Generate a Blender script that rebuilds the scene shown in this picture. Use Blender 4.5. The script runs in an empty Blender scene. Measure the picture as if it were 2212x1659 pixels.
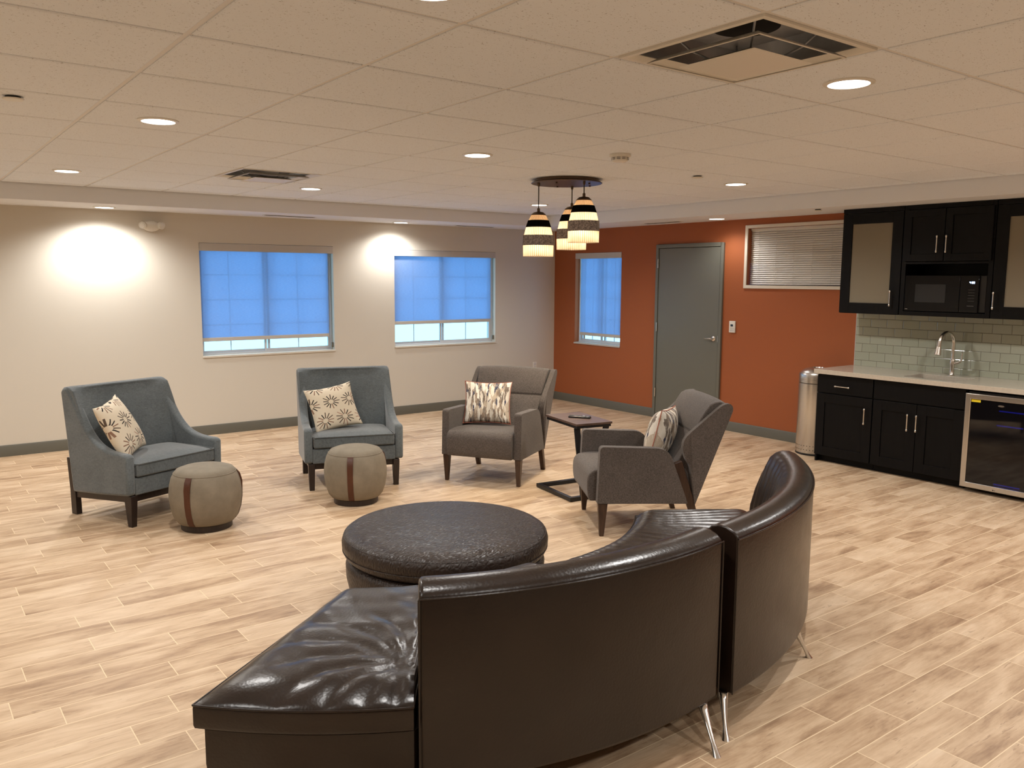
import bpy, bmesh, math, random
from mathutils import Vector, Matrix
random.seed(7)
PI = math.pi
S = bpy.context.scene
COL = S.collection

# ------------------------------------------------------------------ camera
FPX, W, H = 1805.97, 2212, 1659
R_ = Vector((0.799938721792253, -0.6000595294597425, 0.005157759390350618))
U_ = Vector((0.07151825527778441, 0.10386770115184073, 0.9920164513854867))
F_ = Vector((0.5958046496456687, 0.7931834981654524, -0.12600300670467227))
cam = bpy.data.cameras.new('camera'); co = bpy.data.objects.new('camera', cam); COL.objects.link(co)
co.matrix_world = Matrix(((R_.x, U_.x, -F_.x, -7.8265), (R_.y, U_.y, -F_.y, -9.4020), (R_.z, U_.z, -F_.z, 1.7633), (0, 0, 0, 1)))
cam.sensor_fit = 'HORIZONTAL'; cam.sensor_width = 36; cam.lens = FPX / W * 36; cam.clip_start = .05
S.camera = co
S.view_settings.view_transform = 'Standard'; S.view_settings.look = 'None'
S.view_settings.gamma = 1; S.view_settings.use_curve_mapping = False
S.view_settings.exposure = 0.0
S.cycles.use_denoising = True
S.cycles.max_bounces = 10; S.cycles.diffuse_bounces = 5; S.cycles.glossy_bounces = 4
S.cycles.transmission_bounces = 8; S.cycles.transparent_max_bounces = 12
S.cycles.sample_clamp_indirect = 6; S.cycles.caustics_reflective = False; S.cycles.caustics_refractive = False

# ------------------------------------------------------------------ world: dusk daylight outside the windows
wd = bpy.data.worlds.new('dusk_sky'); S.world = wd; wd.use_nodes = True
bg = wd.node_tree.nodes['Background']; bg.inputs[0].default_value = (.30, .70, 1, 1); bg.inputs[1].default_value = 2.7

LAMP_COL = (1.0, .975, .94)
SPOT_W = 78
HC, HS = 2.575, 2.430          # grid ceiling, soffit underside
WB, WR = .754, .734            # soffit widths
XL, YF = -10.6, -12.6          # far side walls

# ------------------------------------------------------------------ node helpers
class NT:
    def __init__(s, m):
        m.use_nodes = True; s.t = m.node_tree; s.n = s.t.nodes; s.l = s.t.links
        s.b = s.n['Principled BSDF']
    def put(s, sock, v):
        if hasattr(v, 'is_linked'): s.l.new(v, sock)
        elif isinstance(v, (tuple, list)) and len(v) == 3 and sock.type == 'RGBA': sock.default_value = (*v, 1)
        else: sock.default_value = v
    def m(s, op, a, b=0.0, c=0.0, clamp=False):
        n = s.n.new('ShaderNodeMath'); n.operation = op; n.use_clamp = clamp
        for i, v in enumerate((a, b, c)): s.put(n.inputs[i], v)
        return n.outputs[0]
    def node(s, t, **k):
        n = s.n.new(t)
        for a, v in k.items(): setattr(n, a, v)
        return n
    def mapped(s, src='Object', scale=(1, 1, 1), rot=(0, 0, 0), loc=(0, 0, 0)):
        t = s.n.new('ShaderNodeTexCoord'); mp = s.n.new('ShaderNodeMapping')
        s.l.new(t.outputs[src], mp.inputs[0]); mp.inputs['Scale'].default_value = scale
        mp.inputs['Rotation'].default_value = rot; mp.inputs['Location'].default_value = loc
        return mp.outputs[0]
    def noise(s, vec, scale=5, detail=3, rough=.5, dist=0, out=0):
        n = s.n.new('ShaderNodeTexNoise'); s.put(n.inputs['Vector'], vec); n.inputs['Scale'].default_value = scale
        n.inputs['Detail'].default_value = detail; n.inputs['Roughness'].default_value = rough; n.inputs['Distortion'].default_value = dist
        return n.outputs[out]
    def ramp(s, f, stops, interp='LINEAR'):
        n = s.n.new('ShaderNodeValToRGB'); s.put(n.inputs[0], f); cr = n.color_ramp; cr.interpolation = interp
        while len(cr.elements) < len(stops): cr.elements.new(.5)
        for e, (p, c) in zip(cr.elements, stops): e.position = p; e.color = (*c, 1)
        return n.outputs[0]
    def mix(s, f, a, b, blend='MIX'):
        n = s.n.new('ShaderNodeMix'); n.data_type = 'RGBA'; n.blend_type = blend
        s.put(n.inputs[0], f); s.put(n.inputs[6], a); s.put(n.inputs[7], b); return n.outputs[2]
    def bump(s, h, strength=.3, dist=.01):
        n = s.n.new('ShaderNodeBump'); n.inputs['Strength'].default_value = strength; n.inputs['Distance'].default_value = dist
        s.put(n.inputs['Height'], h); s.l.new(n.outputs[0], s.b.inputs['Normal'])
    def sep(s, vec):
        n = s.n.new('ShaderNodeSeparateXYZ'); s.put(n.inputs[0], vec); return n.outputs
    def set(s, **k):
        for a, v in k.items(): s.put(s.b.inputs[a.replace('_', ' ')], v)
def newmat(name): return bpy.data.materials.new(name)
def hexl(r, g, b):
    f = lambda c: ((c/255+.055)/1.055)**2.4 if c > 10 else c/255/12.92
    return (f(r), f(g), f(b))

def plain(name, col, rough=.5, metal=0, bump=None, var=0, vscale=4, **kw):
    m = newmat(name); t = NT(m); t.set(Roughness=rough, Metallic=metal, **kw)
    if var or bump: v = t.mapped()
    if var:
        n = t.noise(v, vscale, 4)
        t.set(Base_Color=t.ramp(n, [(.3, tuple(c*(1-var) for c in col)), (.7, tuple(min(1, c*(1+var)) for c in col))]))
    else: t.set(Base_Color=col)
    if bump: t.bump(t.noise(v, bump[0], 3), bump[1], bump[2] if len(bump) > 2 else .002)
    return m

def fabric(name, c1, c2, scale=260, bstr=.5, sheen=.3, blotch=.1):
    m = newmat(name); t = NT(m); v = t.mapped()
    a = t.noise(t.mapped(scale=(1, 1, .25)), scale, 2); b = t.noise(t.mapped(scale=(.25, .25, 1)), scale, 2)
    w = t.m('ADD', t.m('MULTIPLY', a, .5), t.m('MULTIPLY', b, .5))
    big = t.noise(v, 5, 3)
    f = t.m('ADD', w, t.m('MULTIPLY', t.m('SUBTRACT', big, .5), blotch*4), clamp=True)
    t.set(Base_Color=t.ramp(f, [(.35, c1), (.65, c2)]), Roughness=.92)
    t.b.inputs['Sheen Weight'].default_value = sheen; t.b.inputs['Sheen Roughness'].default_value = .4
    t.bump(w, bstr, .0015); return m

def leather(name, c1, c2, rough=.33, grain=90, gstr=.12, big=.25, coat=.15):
    m = newmat(name); t = NT(m); v = t.mapped(); t.b.inputs['Specular IOR Level'].default_value = .38
    n = t.noise(v, 3.5, 5, .6)
    t.set(Base_Color=t.ramp(n, [(.3, c1), (.7, c2)]))
    r = t.noise(v, 9, 4); t.set(Roughness=t.m('ADD', rough-.06, t.m('MULTIPLY', r, .14)))
    t.b.inputs['Coat Weight'].default_value = coat; t.b.inputs['Coat Roughness'].default_value = .25
    vo = t.node('ShaderNodeTexVoronoi'); t.put(vo.inputs['Vector'], v); vo.inputs['Scale'].default_value = grain
    h = t.m('ADD', t.m('MULTIPLY', vo.outputs[0], .12), t.m('MULTIPLY', t.noise(v, 7, 4, .55, .6), big))
    t.bump(h, gstr*3, .012); return m

# ------------------------------------------------------------------ mesh helpers
def bm_box(bm, x0, x1, y0, y1, z0, z1, M=None):
    x0, x1 = sorted((x0, x1)); y0, y1 = sorted((y0, y1)); z0, z1 = sorted((z0, z1))
    vs = [bm.verts.new(((x1 if i & 1 else x0), (y1 if i & 2 else y0), (z1 if i & 4 else z0))) for i in range(8)]
    for f in ((0, 2, 3, 1), (4, 5, 7, 6), (0, 1, 5, 4), (2, 6, 7, 3), (0, 4, 6, 2), (1, 3, 7, 5)):
        bm.faces.new([vs[i] for i in f])
    if M:
        for v in vs: v.co = M @ v.co
    return vs
def bm_loft(bm, rings, cap=True, closed=True, loop=False):
    vr = [[bm.verts.new(p) for p in r] for r in rings]; n = len(vr[0]); fs = []
    k = len(vr)
    for i in range(k if loop else k-1):
        a, b = vr[i], vr[(i+1) % k]
        for j in range(n if closed else n-1):
            fs.append(bm.faces.new((a[j], a[(j+1) % n], b[(j+1) % n], b[j])))
    if cap and not loop:
        bm.faces.new(list(reversed(vr[0]))); bm.faces.new(vr[-1])
    return vr
def bm_lathe(bm, prof, cx=0, cy=0, n=48, M=None):
    """profile [(r,z)] bottom to top; r<=0 closes"""
    rings = []
    for r, z in prof:
        if r <= 1e-6: rings.append([bm.verts.new((cx, cy, z))])
        else: rings.append([bm.verts.new((cx+r*math.cos(2*PI*i/n), cy+r*math.sin(2*PI*i/n), z)) for i in range(n)])
    for a, b in zip(rings, rings[1:]):
        for j in range(n):
            k = (j+1) % n
            if len(a) == 1 and len(b) == 1: continue
            if len(a) == 1: bm.faces.new((a[0], b[k], b[j]))
            elif len(b) == 1: bm.faces.new((a[j], a[k], b[0]))
            else: bm.faces.new((a[j], a[k], b[k], b[j]))
    if len(rings[0]) > 1: bm.faces.new(list(reversed(rings[0])))
    if len(rings[-1]) > 1: bm.faces.new(rings[-1])
    if M:
        for r in rings:
            for v in r: v.co = M @ v.co
def bm_tube(bm, pts, rad, n=12, cap=True):
    pts = [Vector(p) for p in pts]; rings = []
    if not isinstance(rad, (list, tuple)): rad = [rad]*len(pts)
    up = None
    for i, p in enumerate(pts):
        d = (pts[min(i+1, len(pts)-1)]-pts[max(i-1, 0)]).normalized()
        if up is None: up = Vector((0, 0, 1)) if abs(d.z) < .9 else Vector((0, 1, 0))
        a = d.cross(up)
        if a.length < 1e-4: a = d.cross(Vector((1, 0, 0)))
        a.normalize(); b = a.cross(d); up = b
        rings.append([p+(a*math.cos(2*PI*k/n)+b*math.sin(2*PI*k/n))*rad[i] for k in range(n)])
    bm_loft(bm, rings, cap)
def bm_poly(bm, poly, t0, t1, ax='x'):
    """extrude a 2-D outline between t0 and t1 along axis ax ('x': poly=(y,z); 'y': (x,z); 'z': (x,y))"""
    def P(a, b, t): return {'x': (t, a, b), 'y': (a, t, b), 'z': (a, b, t)}[ax]
    A = [bm.verts.new(P(a, b, t0)) for a, b in poly]; B = [bm.verts.new(P(a, b, t1)) for a, b in poly]
    n = len(poly); bm.faces.new(A); bm.faces.new(list(reversed(B)))
    for i in range(n): bm.faces.new((A[i], B[i], B[(i+1) % n], A[(i+1) % n]))
def smooth_poly(pts, it=2, closed=True):
    for _ in range(it):
        q = []
        n = len(pts)
        for i in range(n if closed else n-1):
            a, b = pts[i], pts[(i+1) % n]
            q.append(tuple(.75*x+.25*y for x, y in zip(a, b))); q.append(tuple(.25*x+.75*y for x, y in zip(a, b)))
        pts = q if closed else [pts[0]]+q+[pts[-1]]
    return pts
def round_corners(pts, rs, n=5):
    out = []
    N = len(pts)
    for i in range(N):
        p0, p, p1 = Vector(pts[i-1]), Vector(pts[i]), Vector(pts[(i+1) % N]); r = rs[i] if isinstance(rs, (list, tuple)) else rs
        if r <= 0: out.append(tuple(p)); continue
        a = (p0-p); b = (p1-p); ra = min(r, a.length*.48); rb = min(r, b.length*.48)
        A = p+a.normalized()*ra; B = p+b.normalized()*rb
        for k in range(n+1):
            t = k/n; out.append(tuple(A*(1-t)**2+p*2*t*(1-t)+B*t*t))
    return out
def catmull(pts, n=6):
    P = [Vector(p) for p in pts]; out = []
    for i in range(len(P)-1):
        p0 = P[i-1] if i else P[0]*2-P[1]; p1 = P[i]; p2 = P[i+1]; p3 = P[i+2] if i+2 < len(P) else P[-1]*2-P[-2]
        for k in range(n):
            t = k/n; out.append(.5*((2*p1)+(p2-p0)*t+(2*p0-5*p1+4*p2-p3)*t*t+(3*p1-p0-3*p2+p3)*t**3))
    out.append(P[-1]); return [tuple(v) for v in out]

def obj(name, bm, mat, parent=None, bevel=0, seg=2, smooth=35, subsurf=0, label=None):
    bmesh.ops.remove_doubles(bm, verts=bm.verts, dist=1e-6)
    bmesh.ops.recalc_face_normals(bm, faces=bm.faces)
    me = bpy.data.meshes.new(name); bm.to_mesh(me); bm.free()
    for m in (mat if isinstance(mat, (list, tuple)) else [mat]): me.materials.append(m)
    if smooth:
        for p in me.polygons: p.use_smooth = True
        me.set_sharp_from_angle(angle=math.radians(smooth))
    o = bpy.data.objects.new(name, me); COL.objects.link(o)
    if parent: o.parent = parent
    if bevel:
        b = o.modifiers.new('bevel', 'BEVEL'); b.width = bevel; b.segments = seg; b.limit_method = 'ANGLE'; b.angle_limit = math.radians(38)
        b.harden_normals = False
    if subsurf:
        s = o.modifiers.new('subsurf', 'SUBSURF'); s.levels = subsurf; s.render_levels = subsurf
    if label: o['label'] = label
    return o
def box(name, dims, mat, parent=None, bevel=.002, **k):
    bm = bmesh.new(); bm_box(bm, *dims); return obj(name, bm, mat, parent, bevel, **k)
def tag(o, label, cat, group=None, kind=None):
    o['label'] = label; o['category'] = cat
    if group: o['group'] = group
    if kind: o['kind'] = kind
    return o
def thing(name, label, cat, loc=(0, 0, 0), rz=0, group=None, kind=None):
    o = bpy.data.objects.new(name, None); COL.objects.link(o); o.location = loc; o.rotation_euler = (0, 0, rz)
    o.empty_display_size = .1
    return tag(o, label, cat, group, kind)
def copy_tree(o, parent=None):
    c = o.copy(); COL.objects.link(c); c.parent = parent
    for ch in list(o.children): copy_tree(ch, c)
    return c
def wm(o, M): o.matrix_world = M; return o

# ------------------------------------------------------------------ materials
def mat_wall(name, col):
    m = newmat(name); t = NT(m); v = t.mapped()
    t.set(Base_Color=col, Roughness=.75); t.bump(t.noise(v, 180, 3), .12, .001); return m
M_BEIGE = mat_wall('beige_paint', hexl(208, 202, 190))
M_ORANGE = mat_wall('burnt_orange_paint', (.335, .092, .026))
M_SOFFIT = mat_wall('soffit_paint', hexl(230, 232, 236))
M_BASEB = plain('grey_vinyl_base', hexl(98, 96, 86), .45)
M_DOORG = plain('grey_green_door_paint', hexl(104, 104, 94), .38, bump=(160, .08, .001))
M_WHITE = plain('white_plastic', hexl(225, 222, 214), .4)
M_VINYL = plain('white_vinyl_frame', hexl(206, 206, 208), .35)
M_BLACK = plain('black_metal', (.008, .008, .009), .4)
M_DARK = plain('dark_void', (.006, .006, .006), .9)
M_STEEL = newmat('brushed_steel'); t = NT(M_STEEL)
t.set(Base_Color=(.62, .60, .57), Metallic=1.0, Roughness=.27); t.bump(t.noise(t.mapped(scale=(90, 90, 1)), 6, 2), .08, .0006)
M_NICKEL = plain('satin_nickel', (.72, .68, .62), .25, 1)
M_CHROME = plain('brushed_aluminium_leg', (.66, .65, .63), .22, 1)
M_GALV = plain('galvanised_steel', (.34, .36, .39), .45, .7, var=.2, vscale=8)
M_SEAM = plain('piping_thread', (.02, .012, .008), .6)

def mat_tile():
    m = newmat('acoustic_ceiling_tile'); t = NT(m); v = t.mapped()
    a = t.noise(t.mapped(scale=(1, 1.6, 1)), 95, 3, .6); b = t.noise(v, 230, 2)
    pits = t.m('GREATER_THAN', t.m('ADD', t.m('MULTIPLY', a, .7), t.m('MULTIPLY', b, .3)), .625)
    t.set(Base_Color=t.mix(pits, hexl(232, 238, 246), hexl(162, 160, 160)), Roughness=.95)
    t.bump(t.m('SUBTRACT', t.noise(v, 150, 3), t.m('MULTIPLY', pits, .6)), .35, .003); return m
M_TILE = mat_tile()
M_GRID = plain('ceiling_grid_paint', hexl(222, 220, 218), .5)

def mat_floor():
    m = newmat('wood_look_plank_tile'); t = NT(m)
    g = t.node('ShaderNodeNewGeometry'); x, y, z = t.sep(g.outputs['Position'])
    v = t.m('DIVIDE', t.m('ADD', y, 7.171+16.44*1), .1644); row = t.m('FLOOR', v); fv = t.m('FRACT', v)
    wn = t.node('ShaderNodeTexWhiteNoise', noise_dimensions='1D'); t.put(wn.inputs['W'], row)
    off = t.m('ADD', t.m('MULTIPLY', t.m('MODULO', row, 2.0), .5), t.m('MULTIPLY', wn.outputs[0], .42))
    u = t.m('ADD', t.m('DIVIDE', t.m('ADD', x, 30.0), .636), off); cell = t.m('FLOOR', u); fu = t.m('FRACT', u)
    gv = t.m('MINIMUM', fv, t.m('SUBTRACT', 1, fv)); gu = t.m('MINIMUM', fu, t.m('SUBTRACT', 1, fu))
    dist = t.m('MINIMUM', t.m('MULTIPLY', gv, .1644), t.m('MULTIPLY', gu, .636))
    grout = t.m('SUBTRACT', 1, t.m('DIVIDE', dist, .0027, clamp=True), clamp=True)
    grout = t.m('GREATER_THAN', grout, .25)
    idc = t.node('ShaderNodeCombineXYZ'); t.put(idc.inputs[0], row); t.put(idc.inputs[1], cell)
    wn2 = t.node('ShaderNodeTexWhiteNoise', noise_dimensions='3D'); t.put(wn2.inputs['Vector'], idc.outputs[0])
    sh = t.m('MULTIPLY', wn2.outputs[0], 37.0)
    def grain(sx, sy, sc, det, rough, dist=0.0):
        c = t.node('ShaderNodeCombineXYZ'); t.put(c.inputs[0], t.m('ADD', t.m('MULTIPLY', x, sx), sh)); t.put(c.inputs[1], t.m('MULTIPLY', y, sy)); t.put(c.inputs[2], sh)
        return t.noise(c.outputs[0], sc, det, rough, dist)
    broad = grain(1.6, 7.5, 1.3, 5, .62, .5); fine = grain(3, 55, 2, 4, .65); blot = grain(4, 9, 1.2, 4, .6)
    f = t.m('ADD', t.m('MULTIPLY', broad, .62), t.m('MULTIPLY', fine, .2)); f = t.m('ADD', f, t.m('MULTIPLY', blot, .18))
    f = t.m('ADD', f, t.m('MULTIPLY', t.m('SUBTRACT', wn2.outputs[0], .5), .10))
    col = t.ramp(f, [(.33, hexl(150, 120, 92)), (.44, hexl(182, 153, 122)), (.54, hexl(203, 176, 145)), (.68, hexl(220, 196, 167))])
    streak = t.m('MULTIPLY', t.m('GREATER_THAN', grain(5, 42, 1.4, 3, .6, .4), .66), .35)
    col = t.mix(streak, col, hexl(120, 90, 64))
    col = t.mix(grout, col, hexl(228, 205, 170))
    t.set(Base_Color=col, Roughness=t.m('ADD', .42, t.m('MULTIPLY', fine, .16)))
    t.b.inputs['Specular IOR Level'].default_value = .42
    t.bump(t.m('SUBTRACT', t.m('MULTIPLY', fine, .25), t.m('MULTIPLY', grout, .8)), .18, .002); return m
M_FLOOR = mat_floor()

def mat_subway():
    m = newmat('glazed_subway_tile'); t = NT(m)
    g = t.node('ShaderNodeNewGeometry'); x, y, z = t.sep(g.outputs['Position'])
    v = t.m('DIVIDE', t.m('SUBTRACT', z, .878), .0837); row = t.m('FLOOR', v); fv = t.m('FRACT', v)
    u = t.m('ADD', t.m('DIVIDE', t.m('ADD', y, 30.013), .1625), t.m('MULTIPLY', t.m('MODULO', row, 2.0), .5)); fu = t.m('FRACT', u)
    gv = t.m('MULTIPLY', t.m('MINIMUM', fv, t.m('SUBTRACT', 1, fv)), .0837); gu = t.m('MULTIPLY', t.m('MINIMUM', fu, t.m('SUBTRACT', 1, fu)), .1625)
    d = t.m('MINIMUM', gv, gu); gr = t.m('LESS_THAN', d, .0014)
    idc = t.node('ShaderNodeCombineXYZ'); t.put(idc.inputs[0], row); t.put(idc.inputs[1], t.m('FLOOR', u))
    wn = t.node('ShaderNodeTexWhiteNoise', noise_dimensions='3D'); t.put(wn.inputs['Vector'], idc.outputs[0])
    col = t.ramp(wn.outputs[0], [(0, hexl(160, 164, 146)), (1, hexl(172, 174, 157))])
    t.set(Base_Color=t.mix(gr, col, hexl(92, 84, 66)), Roughness=t.m('ADD', .12, t.m('MULTIPLY', gr, .6)))
    t.bump(t.m('MULTIPLY', d, 200, clamp=True), .6, .0035); return m

M_CAB = newmat('espresso_painted_wood'); t = NT(M_CAB); v = t.mapped(scale=(1, 1, .12))
t.set(Base_Color=t.ramp(t.noise(v, 40, 3), [(.3, (.0026, .0024, .0027)), (.7, (.004, .0037, .004))]), Roughness=.45); t.b.inputs['Specular IOR Level'].default_value = .16
M_WALNUT = newmat('walnut_leg_wood'); t = NT(M_WALNUT); v = t.mapped(scale=(6, 6, 1))
t.set(Base_Color=t.ramp(t.noise(v, 9, 4, .6), [(.3, (.028, .013, .008)), (.7, (.062, .03, .017))]), Roughness=.38)
M_ESPR = newmat('espresso_leg_wood'); t = NT(M_ESPR); v = t.mapped(scale=(6, 6, 1))
t.set(Base_Color=t.ramp(t.noise(v, 9, 4, .6), [(.3, (.012, .0065, .0055)), (.7, (.026, .014, .010))]), Roughness=.4)
M_BLUE = fabric('slate_blue_velvet', hexl(80, 86, 88), hexl(102, 108, 110), 190, .25, .45, .12)
M_GREY = fabric('charcoal_tweed', hexl(62, 55, 50), hexl(102, 93, 87), 330, .6, .15, .03)
M_LEATH = leather('dark_brown_leather', (.0105, .0056, .0034), (.017, .0092, .0058), .30, 95, .10, .5, .22)
M_CROC = newmat('embossed_brown_leather'); t = NT(M_CROC); v = t.mapped()
t.set(Base_Color=t.ramp(t.noise(v, 4, 4), [(.3, (.020, .0125, .0095)), (.7, (.032, .021, .016))]), Roughness=t.m('ADD', .30, t.m('MULTIPLY', t.noise(v, 5, 3), .2)))
vo = t.node('ShaderNodeTexVoronoi'); t.put(vo.inputs['Vector'], t.mapped(scale=(1, 2.1, 1), rot=(0, 0, .6))); vo.inputs['Scale'].default_value = 36; t.b.inputs['Specular IOR Level'].default_value = .4; vo.feature = 'DISTANCE_TO_EDGE'
t.bump(t.m('ADD', t.m('MULTIPLY', vo.outputs[0], 1.0, clamp=True), t.m('MULTIPLY', t.noise(v, 12, 4), .7)), .9, .006)
M_SUEDE = newmat('taupe_faux_suede'); t = NT(M_SUEDE); v = t.mapped()
t.set(Base_Color=t.ramp(t.noise(v, 7, 5, .65), [(.3, hexl(118, 108, 92)), (.7, hexl(136, 126, 109))]), Roughness=.8); t.bump(t.noise(v, 210, 3), .2, .001)
M_STRAP = leather('cognac_leather_strap', (.062, .019, .008), (.095, .030, .012), .42, 200, .05, .2, .0)
M_QUARTZ = plain('light_quartz', hexl(196, 186, 170), .14, var=.05, vscale=60)

def mat_burst():
    m = newmat('starburst_print_linen'); t = NT(m)
    tc = t.node('ShaderNodeTexCoord'); u, v, _ = t.sep(tc.outputs['UV'])
    U = t.m('MULTIPLY', u, 2.3); V = t.m('MULTIPLY', v, 2.5); row = t.m('FLOOR', V)
    U = t.m('ADD', U, t.m('MULTIPLY', t.m('MODULO', row, 2.0), .5))
    fx = t.m('SUBTRACT', t.m('FRACT', U), .5); fy = t.m('SUBTRACT', t.m('FRACT', V), .5)
    r = t.m('SQRT', t.m('ADD', t.m('MULTIPLY', fx, fx), t.m('MULTIPLY', fy, fy))); a = t.m('ARCTAN2', fy, fx)
    k = t.m('DIVIDE', t.m('ADD', a, PI), 2*PI/13); seg = t.m('FLOOR', k); ff = t.m('ABSOLUTE', t.m('SUBTRACT', t.m('FRACT', k), .5))
    idc = t.node('ShaderNodeCombineXYZ'); t.put(idc.inputs[0], seg); t.put(idc.inputs[1], row); t.put(idc.inputs[2], t.m('FLOOR', U))
    wn = t.node('ShaderNodeTexWhiteNoise', noise_dimensions='3D'); t.put(wn.inputs['Vector'], idc.outputs[0])
    width = t.m('DIVIDE', .024, t.m('MULTIPLY', r, 2*PI/13)); line = t.m('LESS_THAN', ff, width)
    rmax = t.m('ADD', .38, t.m('MULTIPLY', wn.outputs[0], .10))
    ring = t.m('MULTIPLY', t.m('GREATER_THAN', r, .13), t.m('LESS_THAN', r, rmax))
    col = t.ramp(wn.outputs[0], [(0, hexl(44, 36, 32)), (.35, hexl(140, 108, 88)), (.6, hexl(88, 74, 62)), (.85, hexl(176, 140, 120))], 'CONSTANT')
    t.set(Base_Color=t.mix(t.m('MULTIPLY', line, ring), hexl(216, 203, 180), col), Roughness=.85)
    t.bump(t.noise(t.mapped(), 300, 2), .3, .001); return m
M_BURST = mat_burst()
def mat_brush():
    m = newmat('brushstroke_print_cotton'); t = NT(m)
    tc = t.node('ShaderNodeTexCoord'); mp = t.node('ShaderNodeMapping'); t.l.new(tc.outputs['UV'], mp.inputs[0]); mp.inputs['Scale'].default_value = (25, 6.2, 1)
    dn = t.noise(mp.outputs[0], 2.5, 3); cmb = t.node('ShaderNodeVectorMath', operation='ADD'); t.l.new(mp.outputs[0], cmb.inputs[0])
    c3 = t.node('ShaderNodeCombineXYZ'); t.put(c3.inputs[0], t.m('MULTIPLY', dn, .9)); t.put(c3.inputs[1], t.m('MULTIPLY', dn, .5)); t.l.new(c3.outputs[0], cmb.inputs[1])
    vo = t.node('ShaderNodeTexVoronoi'); t.l.new(cmb.outputs[0], vo.inputs['Vector']); vo.inputs['Scale'].default_value = 1.0
    s = t.node('ShaderNodeSeparateColor'); t.l.new(vo.outputs['Color'], s.inputs[0])
    col = t.ramp(s.outputs[0], [(0, hexl(48, 52, 78)), (.1, hexl(222, 214, 200)), (.36, hexl(140, 120, 102)), (.52, hexl(186, 170, 150)), (.7, hexl(112, 100, 90)), (.85, hexl(232, 226, 214))], 'CONSTANT')
    mp2 = t.node('ShaderNodeMapping'); t.l.new(tc.outputs['UV'], mp2.inputs[0]); mp2.inputs['Scale'].default_value = (60, 7, 1)
    fine = t.noise(mp2.outputs[0], 1.5, 3)
    t.set(Base_Color=t.mix(t.m('MULTIPLY', t.m('GREATER_THAN', fine, .56), .45), col, hexl(214, 204, 188)), Roughness=.85)
    t.bump(t.noise(t.mapped(), 300, 2), .3, .001); return m
M_BRUSH = mat_brush()
M_CORAL = plain('coral_piping', hexl(170, 104, 84), .8)

def emit(name, col, s):
    m = newmat(name); t = NT(m); t.set(Base_Color=(0, 0, 0), Emission_Color=col, Emission_Strength=s); return m
M_LENS = emit('lit_led_lens', (1, .93, .84), 9)
M_GLASS = newmat('clear_glass'); t = NT(M_GLASS)
lp = t.node('ShaderNodeBsdfTransparent'); gl = t.node('ShaderNodeBsdfGlossy'); gl.inputs['Roughness'].default_value = .02
fr = t.node('ShaderNodeFresnel'); fr.inputs[0].default_value = 1.45; mx = t.node('ShaderNodeMixShader')
geo = t.node('ShaderNodeNewGeometry'); t.l.new(t.m('MULTIPLY', fr.outputs[0], t.m('SUBTRACT', 1, geo.outputs['Backfacing'])), mx.inputs[0]); t.l.new(lp.outputs[0], mx.inputs[1]); t.l.new(gl.outputs[0], mx.inputs[2])
t.l.new(mx.outputs[0], t.n['Material Output'].inputs[0])

# ------------------------------------------------------------------ room shell
def wall_with_holes(bm, axis, a0, a1, z0, z1, t0, t1, holes):
    """axis 'x' = wall running along x (thickness in y) ; holes (a0,a1,z0,z1)"""
    def put(p, q, zz0, zz1):
        if q-p < 1e-6 or zz1-zz0 < 1e-6: return
        if axis == 'x': bm_box(bm, p, q, t0, t1, zz0, zz1)
        else: bm_box(bm, t0, t1, p, q, zz0, zz1)
    cur = a0
    for h in sorted(holes):
        put(cur, h[0], z0, z1); put(h[0], h[1], z0, h[2]); put(h[0], h[1], h[3], z1); cur = h[1]
    put(cur, a1, z0, z1)
W1 = (-5.03, -3.46, .885, 2.125); W2 = (-2.63, -1.06, .885, 2.108); W3 = (-1.372, -.455, .865, 2.11); W4 = (-4.75, -3.385, 1.695, 2.325)
bm = bmesh.new(); bm_box(bm, XL-.2, .4, YF-.2, .4, -.12, 0)
tag(obj('floor', bm, M_FLOOR, smooth=0), 'light wood-look plank tile floor with pale grout lines', 'floor', kind='structure')
bm = bmesh.new(); wall_with_holes(bm, 'x', XL-.2, .2, 0, 2.75, 0, .2, [W1, W2])
tag(obj('wall_back', bm, M_BEIGE, smooth=0), 'beige painted wall with two shaded windows', 'wall', kind='structure')
bm = bmesh.new(); wall_with_holes(bm, 'y', YF-.2, 0, 0, 2.75, 0, .2, [W3, W4])
tag(obj('wall_right', bm, M_ORANGE, smooth=0), 'burnt orange accent wall with grey door and kitchenette', 'wall', kind='structure')
bm = bmesh.new(); bm_box(bm, XL-.2, XL, YF, 0, 0, 2.75)
tag(obj('wall_left', bm, M_BEIGE, smooth=0), 'beige painted wall beyond the seating area', 'wall', kind='structure')
bm = bmesh.new(); bm_box(bm, XL, 0, YF-.2, YF, 0, 2.75)
tag(obj('wall_front', bm, M_BEIGE, smooth=0), 'beige painted wall facing the windows', 'wall', kind='structure')

def baseboard(name, label, segs, axis, s):
    bm = bmesh.new()
    for a, b in segs:
        prof = [(0, 0), (s*.012, 0), (s*.012, .098), (s*.006, .112), (0, .112)]
        if axis == 'x': bm_loft(bm, [[(t, p, z) for p, z in prof] for t in (a, b)])
        else: bm_loft(bm, [[(p, t, z) for p, z in prof] for t in (a, b)])
    return tag(obj(name, bm, M_BASEB), label, 'baseboard', kind='structure')
baseboard('baseboard_back', 'dark grey baseboard along the beige window wall', [(XL, -.013)], 'x', -1)
baseboard('baseboard_right', 'dark grey baseboard along the orange wall', [(-2.008, 0), (-4.735, -3.067)], 'y', -1)

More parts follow.
